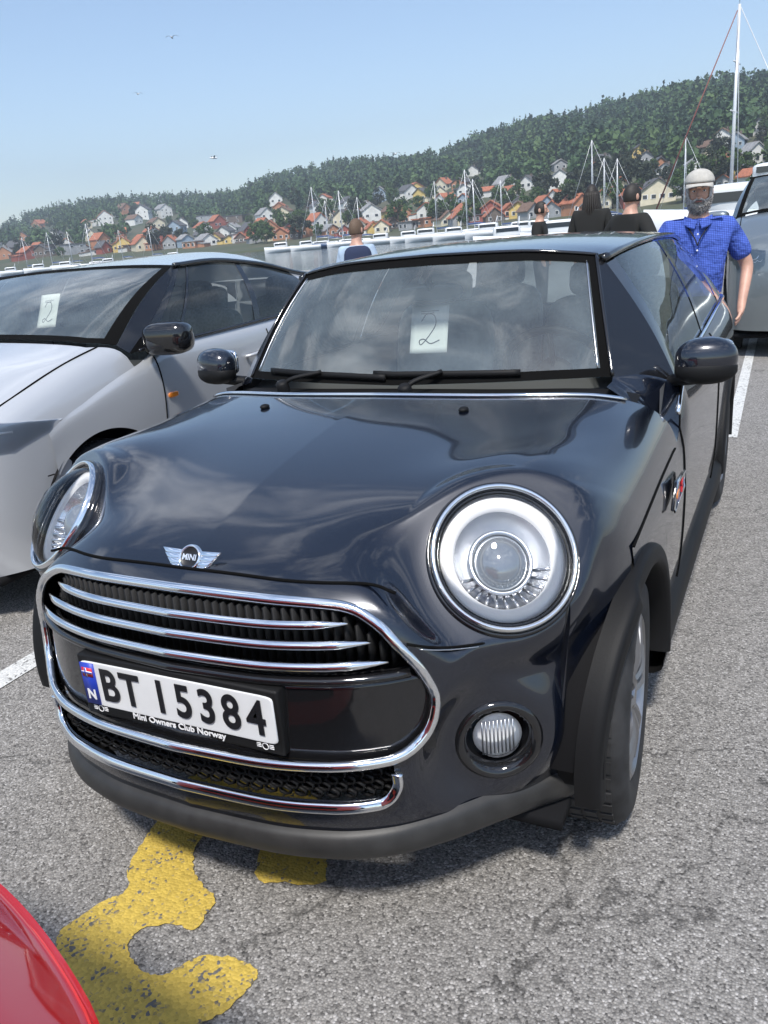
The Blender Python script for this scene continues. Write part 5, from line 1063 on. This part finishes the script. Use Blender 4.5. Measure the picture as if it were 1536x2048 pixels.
def person(label, loc, rz, H, shirt, trousers, hair, arms, cap=None, beard=False, long_hair=False, shorts=False, head_turn=0, detail=True, lean=0, sleeve='short'):
    """faces -Y; arms = ((shoulder?, elbow, wrist) right, left) in local metres for a 1.75 m body"""
    o = thing('person', label, 'person', tuple(loc), rz); k = H/1.75; o.scale = (k, k, k)
    j = {'pel': (0, 0, .95), 'wst': (0, .0, 1.10), 'chs': (0, .01, 1.30), 'nck': (0, .015, 1.47), 'nk2': (0, -.005, 1.54), 'hd': (0, -.015, 1.60), 'hd2': (0, -.01, 1.66)}
    J = [j[q] for q in ('pel', 'wst', 'chs', 'nck', 'nk2', 'hd', 'hd2')]; R_ = [(.155, .115), (.150, .105), (.165, .115), (.085, .075), .058, .078, .080]; E_ = [(i, i+1) for i in range(6)]
    def chain(a, pts, rs):
        p = a
        for q, r in zip(pts, rs): J.append(q); R_.append(r); E_.append((p, len(J)-1)); p = len(J)-1
        return p
    hands = []
    for s, A in zip((-1, 1), arms):
        sh = (s*.185, .015, 1.405); w_ = chain(2, [sh, A[0], A[1]], [.062, .045, .029])
        wv = np.array(A[1]); ev = np.array(A[0]); d = (wv-ev)/np.linalg.norm(wv-ev); lat = np.cross(d, [s*1., 0, 0]); lat = lat/np.linalg.norm(lat) if np.linalg.norm(lat) > .1 else np.array([0, -1., 0]); nor = np.cross(lat, d)
        pm = chain(w_, [tuple(wv+d*.05)], [(.036, .016)])
        if detail:
            for q, ln in zip((-.030, -.010, .010, .029), (.062, .076, .072, .058)):
                b0 = wv+d*.085+lat*q; chain(pm, [tuple(b0), tuple(b0+d*ln*.5-nor*s*.006), tuple(b0+d*ln*.9-nor*s*.022)], [.0105, .0095, .008])
            chain(pm, [tuple(wv+d*.045-lat*.045), tuple(wv+d*.085-lat*.058-nor*s*.012)], [.012, .009])
        else: chain(pm, [tuple(wv+d*.13)], [.022])
        hands.append((wv, d))
    for s in (-1, 1): chain(0, [(s*.095, 0, .90), (s*.105, -.01, .50), (s*.11, .01, .09), (s*.115, -.10, .035)], [.092, .058, .042, .036])
    skin_mesh('body', J, E_, R_, 'skin', o)
    # shirt
    Js = [(0, 0, .88), (0, 0, 1.08), (0, .01, 1.30), (0, .014, 1.46)]; Rs = [(.182, .138), (.178, .132), (.192, .142), (.104, .094)]; Es = [(0, 1), (1, 2), (2, 3)]
    for s, A in zip((-1, 1), arms):
        sh = np.array((s*.19, .015, 1.405)); el = np.array(A[0]); Js.append(tuple(sh)); Rs.append(.083); Es.append((2, len(Js)-1))
        Js.append(tuple(sh+(el-sh)*(.85 if sleeve == 'short' else 1.0))); Rs.append(.072); Es.append((len(Js)-2, len(Js)-1))
        if sleeve == 'long': Js.append(tuple(np.array(A[1])*.95+el*.05)); Rs.append(.046); Es.append((len(Js)-2, len(Js)-1))
    skin_mesh('shirt', Js, Es, Rs, shirt, o)
    Jt = [(0, 0, 1.0), (0, 0, .88)]; Rt = [(.165, .125), (.165, .13)]; Et = [(0, 1)]
    for s in (-1, 1):
        Jt += [(s*.10, 0, .80), (s*.108, -.01, .48), (s*.112, .01, .10)]; Rt += [.112, .080, .066]; n = len(Jt); Et += [(1, n-3), (n-3, n-2), (n-2, n-1)]
    skin_mesh('trousers', Jt, Et, Rt, trousers, o)
    for s in (-1, 1): MB().rbox((s*.115, -.06, .045), (.10, .28, .09), .6).build('shoe', 'black_cloth', o)
    # head
    hc = np.array([0, -.02, 1.64]); Rz = np.array(Matrix.Rotation(head_turn, 3, 'Z')); T = lambda p: hc+Rz@np.array(p)
    hd = MB(); G = []
    for th in np.linspace(.02, math.pi-.02, 26):
        row = []
        for ph in np.linspace(0, 2*math.pi, 40, endpoint=False):
            x, y, z = math.sin(th)*math.sin(ph), -math.sin(th)*math.cos(ph), math.cos(th)
            w_ = .075*(1-.22*max(0, -z)**1.4); dpt = .098; q = np.array([x*w_, y*dpt, z*.118])
            if y < 0: # face: flatten, brow, eye sockets, cheek, chin
                q[1] *= .93; zz = q[2]; xx = q[0]
                q[1] += .010*math.exp(-((abs(xx)-.030)/.016)**2-((zz-.004)/.012)**2); q[1] -= .006*math.exp(-((zz-.024)/.010)**2)*(abs(xx) < .06)
                q[1] -= .012*math.exp(-(xx/.022)**2-((zz+.098)/.022)**2); q[1] -= .004*math.exp(-((abs(xx)-.04)/.015)**2-((zz+.03)/.015)**2)
            row.append(T(q))
        G.append(row)
    hd.grid(np.array(G), closev=True)
    ns = [T((0, -.094, .012)), T((0, -.104, -.012)), T((0, -.116, -.032)), T((0, -.100, -.042))]; hd.sweep(cr1(np.array(ns), 10), .013, .011, taper=np.linspace(.6, 1.15, 10)); hd.ell(T((-.011, -.098, -.036)), (.008, .009, .007)); hd.ell(T((.011, -.098, -.036)), (.008, .009, .007))
    for s in (-1, 1): hd.ell(T((s*.077, .012, -.008)), (.010, .022, .034))
    hd.build('face', 'skin', o)
    if detail:
        for s in (-1, 1):
            MB().ell(T((s*.030, -.083, .003)), (.011, .008, .0065)).build('eye', 'white', o); MB().ell(T((s*.030, -.0895, .003)), (.0052, .003, .0052)).build('iris', 'eye', o)
            MB().sweep([T((s*.014, -.096, .020)), T((s*.030, -.097, .025)), T((s*.046, -.088, .019))], .0045, .003).build('eyebrow', hair, o)
        MB().sweep(cr1(np.array([T((-.024, -.088, -.063)), T((0, -.099, -.061)), T((.024, -.088, -.063))]), 10), .005, .004, taper=[.3, .7, 1, 1, 1, 1, 1, 1, .7, .3]).build('mouth', 'lip', o)
    hr = MB(); G = []
    for th in np.linspace(.02, 2.0 if not long_hair else 2.35, 18):
        row = []
        for ph in np.linspace(-2.25 if th > .9 else -math.pi, 2.25 if th > .9 else math.pi, 34):
            a = ph+math.pi; x, y, z = math.sin(th)*math.sin(a), -math.sin(th)*math.cos(a), math.cos(th); row.append(T((x*.083, y*.106+.004, z*.126)))
        G.append(row)
    hr.grid(np.array(G)); hr.build('hair', hair, o, solid=.006)
    if long_hair:
        lh = MB()
        for q in np.linspace(-1.9, 1.9, 16):
            a = q+math.pi; x, y = math.sin(a)*.085, -math.cos(a)*.10; lh.sweep(cr1(np.array([T((x*.9, y*.9, .03)), T((x*1.12, y*1.1+.01, -.09)), T((x*1.35, y*1.15+.01, -.20)), T((x*1.3, y*1.05, -.29))]), 10), .026, .022, taper=np.linspace(.8, .5, 10), seg=6)
        lh.build('long_hair', hair, o)
    if beard:
        bd = MB(); G = []
        for t_ in np.linspace(0, 1, 12):
            row = []
            for ph in np.linspace(-1.45, 1.45, 26):
                th0 = 2.02-.42*(abs(ph)/1.45)**2.5; th = th0+(2.88-th0)*t_
                x, y, z = math.sin(th)*math.sin(ph), -math.sin(th)*math.cos(ph), math.cos(th); g = (1.0+.09*min(1, t_*4))+.10*max(0, th-2.0); hole = .985 if (abs(ph) < .30 and 2.06 < th < 2.20) else g
                row.append(T((x*.079*hole, y*.098*hole, z*.128*hole)))
            G.append(row)
        bd.grid(np.array(G)); bd.sweep(cr1(np.array([T((-.034, -.088, -.060)), T((-.014, -.104, -.047)), T((0, -.107, -.046)), T((.014, -.104, -.047)), T((.034, -.088, -.060))]), 16), .008, .006)
        bq = np.array(G).reshape(-1, 3); q_ = []
        for _ in range(650):
            b0 = bq[rng.integers(len(bq))]+rng.normal(0, .002, 3); dn = np.array([0, -.25, -1.])+rng.normal(0, .45, 3); dn /= np.linalg.norm(dn); sd_ = np.array([.0012, .0006, 0]); l_ = rng.uniform(.006, .015)
            q_ += [b0-sd_, b0+sd_, b0+dn*l_+sd_*.3, b0+dn*l_-sd_*.3]
        bd.add(np.array(q_), [(i, i+1, i+2, i+3) for i in range(0, len(q_), 4)]); bd.build('beard', hair, o, solid=.006)
    if cap:
        cp = MB(); G = []
        for th in np.linspace(.02, 1.50, 14): G.append([T((math.sin(th)*math.sin(a)*.093, -math.sin(th)*math.cos(a)*.114+.003, .040+math.cos(th)**.8*.098)) for a in np.linspace(0, 2*math.pi, 40, endpoint=False)])
        cp.grid(np.array(G), closev=True); co_ = cp.build('cap', cap, o, solid=.004); bm2 = MB(); G = []
        for r in np.linspace(0, 1, 7): G.append([T((math.sin(a)*(.090+.006*r), -math.cos(a)*(.110+.062*r)-.0, .047-.016*r*r-.022*(abs(a)/1.2)**2*r)) for a in np.linspace(-1.15, 1.15, 20)])
        bm2.grid(np.array(G)); bm2.build('peak', cap, co_, solid=.004)
    return o
def face_cam(x, y): return math.atan2(CAM[0]-x, -(CAM[1]-y))
mx_, my_ = .555, 4.40
man = person('bearded man in grey cap and blue checked shirt standing behind the black hatchback', (mx_, my_, 0), face_cam(mx_, my_), 1.625, 'gingham', 'denim', 'hair_grey', (((-.305, .03, 1.16), (-.27, -.20, 1.06)), ((.318, .06, 1.155), (.285, -.10, .925))), cap='cap', beard=True)
lan = MB(); lan.sweep(cr1(np.array([(-.075, .03, 1.47), (-.07, -.075, 1.44), (-.02, -.125, 1.36), (0, -.138, 1.31)]), 16), .006, .003); lan.sweep(cr1(np.array([(.075, .03, 1.47), (.07, -.075, 1.44), (.02, -.125, 1.36), (0, -.138, 1.31)]), 16), .006, .003); lan.build('neck_cord', 'black_cloth', man)
cl = MB()
for s in (-1, 1):
    cl.grid(net(np.array([[(s*.078, .050, 1.475), (s*.076, -.030, 1.470), (s*.040, -.078, 1.452), (s*.006, -.096, 1.435)], [(s*.084, .052, 1.495), (s*.080, -.034, 1.492), (s*.044, -.084, 1.478), (s*.008, -.100, 1.455)], [(s*.100, .050, 1.462), (s*.096, -.046, 1.452), (s*.064, -.108, 1.425), (s*.022, -.122, 1.412)]]), 12, 16))
cl.build('collar', 'gingham', man, solid=.003)
bt = MB()
for z in (1.38, 1.28, 1.18, 1.08, .98): bt.ell((0, -.145-.004*(z < 1.2), z), (.006, .003, .006))
bt.build('shirt_button', 'white', man)
DN = ((-.25, .02, 1.14), (-.24, -.06, .92)), ((.25, .02, 1.14), (.24, -.06, .92))
def bystander(u, v, d, H, *a, turn=0, **k):
    p = at_dist(u, v, d); return person(a[0], (p[0], p[1], 0), face_cam(p[0], p[1])+turn, H, *a[1:], detail=False, **k)
bystander(712, 470, 9.2, 1.60, 'person in pale blue top with a dark rucksack seen between the two parked cars', 'pale_blue_cloth', 'denim', 'hair_red', DN, turn=2.6, sleeve='short')
p = at_dist(712, 470, 9.0); rk = thing('rucksack', 'dark rucksack on the back of the person in pale blue', 'bag', (p[0], p[1], 0)); rk.rotation_euler = (0, 0, face_cam(p[0], p[1]))
MB().rbox((.0, -.02, 1.12), (.30, .17, .44), .5).build('bag', 'navy_cloth', rk); MB().rbox((.0, -.11, 1.03), (.22, .06, .20), .5).build('pocket', 'navy_cloth', rk)
bystander(1080, 430, 13.0, 1.66, 'person in black seen side-on, leftmost of three dark figures behind the hatchback', 'black_cloth', 'black_cloth', 'hair_dark', DN, turn=1.4, sleeve='long')
bystander(1183, 420, 11.5, 1.78, 'person in black with long dark hair, middle of three dark figures behind the hatchback', 'black_cloth', 'black_cloth', 'hair_dark', DN, turn=2.9, long_hair=True, sleeve='long')
bystander(1262, 412, 9.0, 1.68, 'person in dark jacket with hands on hips, nearest the man in the checked shirt', 'black_cloth', 'denim', 'hair_dark', (((-.36, .05, 1.16), (-.20, -.05, 1.0)), ((.36, .05, 1.16), (.20, -.05, 1.0))), turn=2.4, sleeve='long')
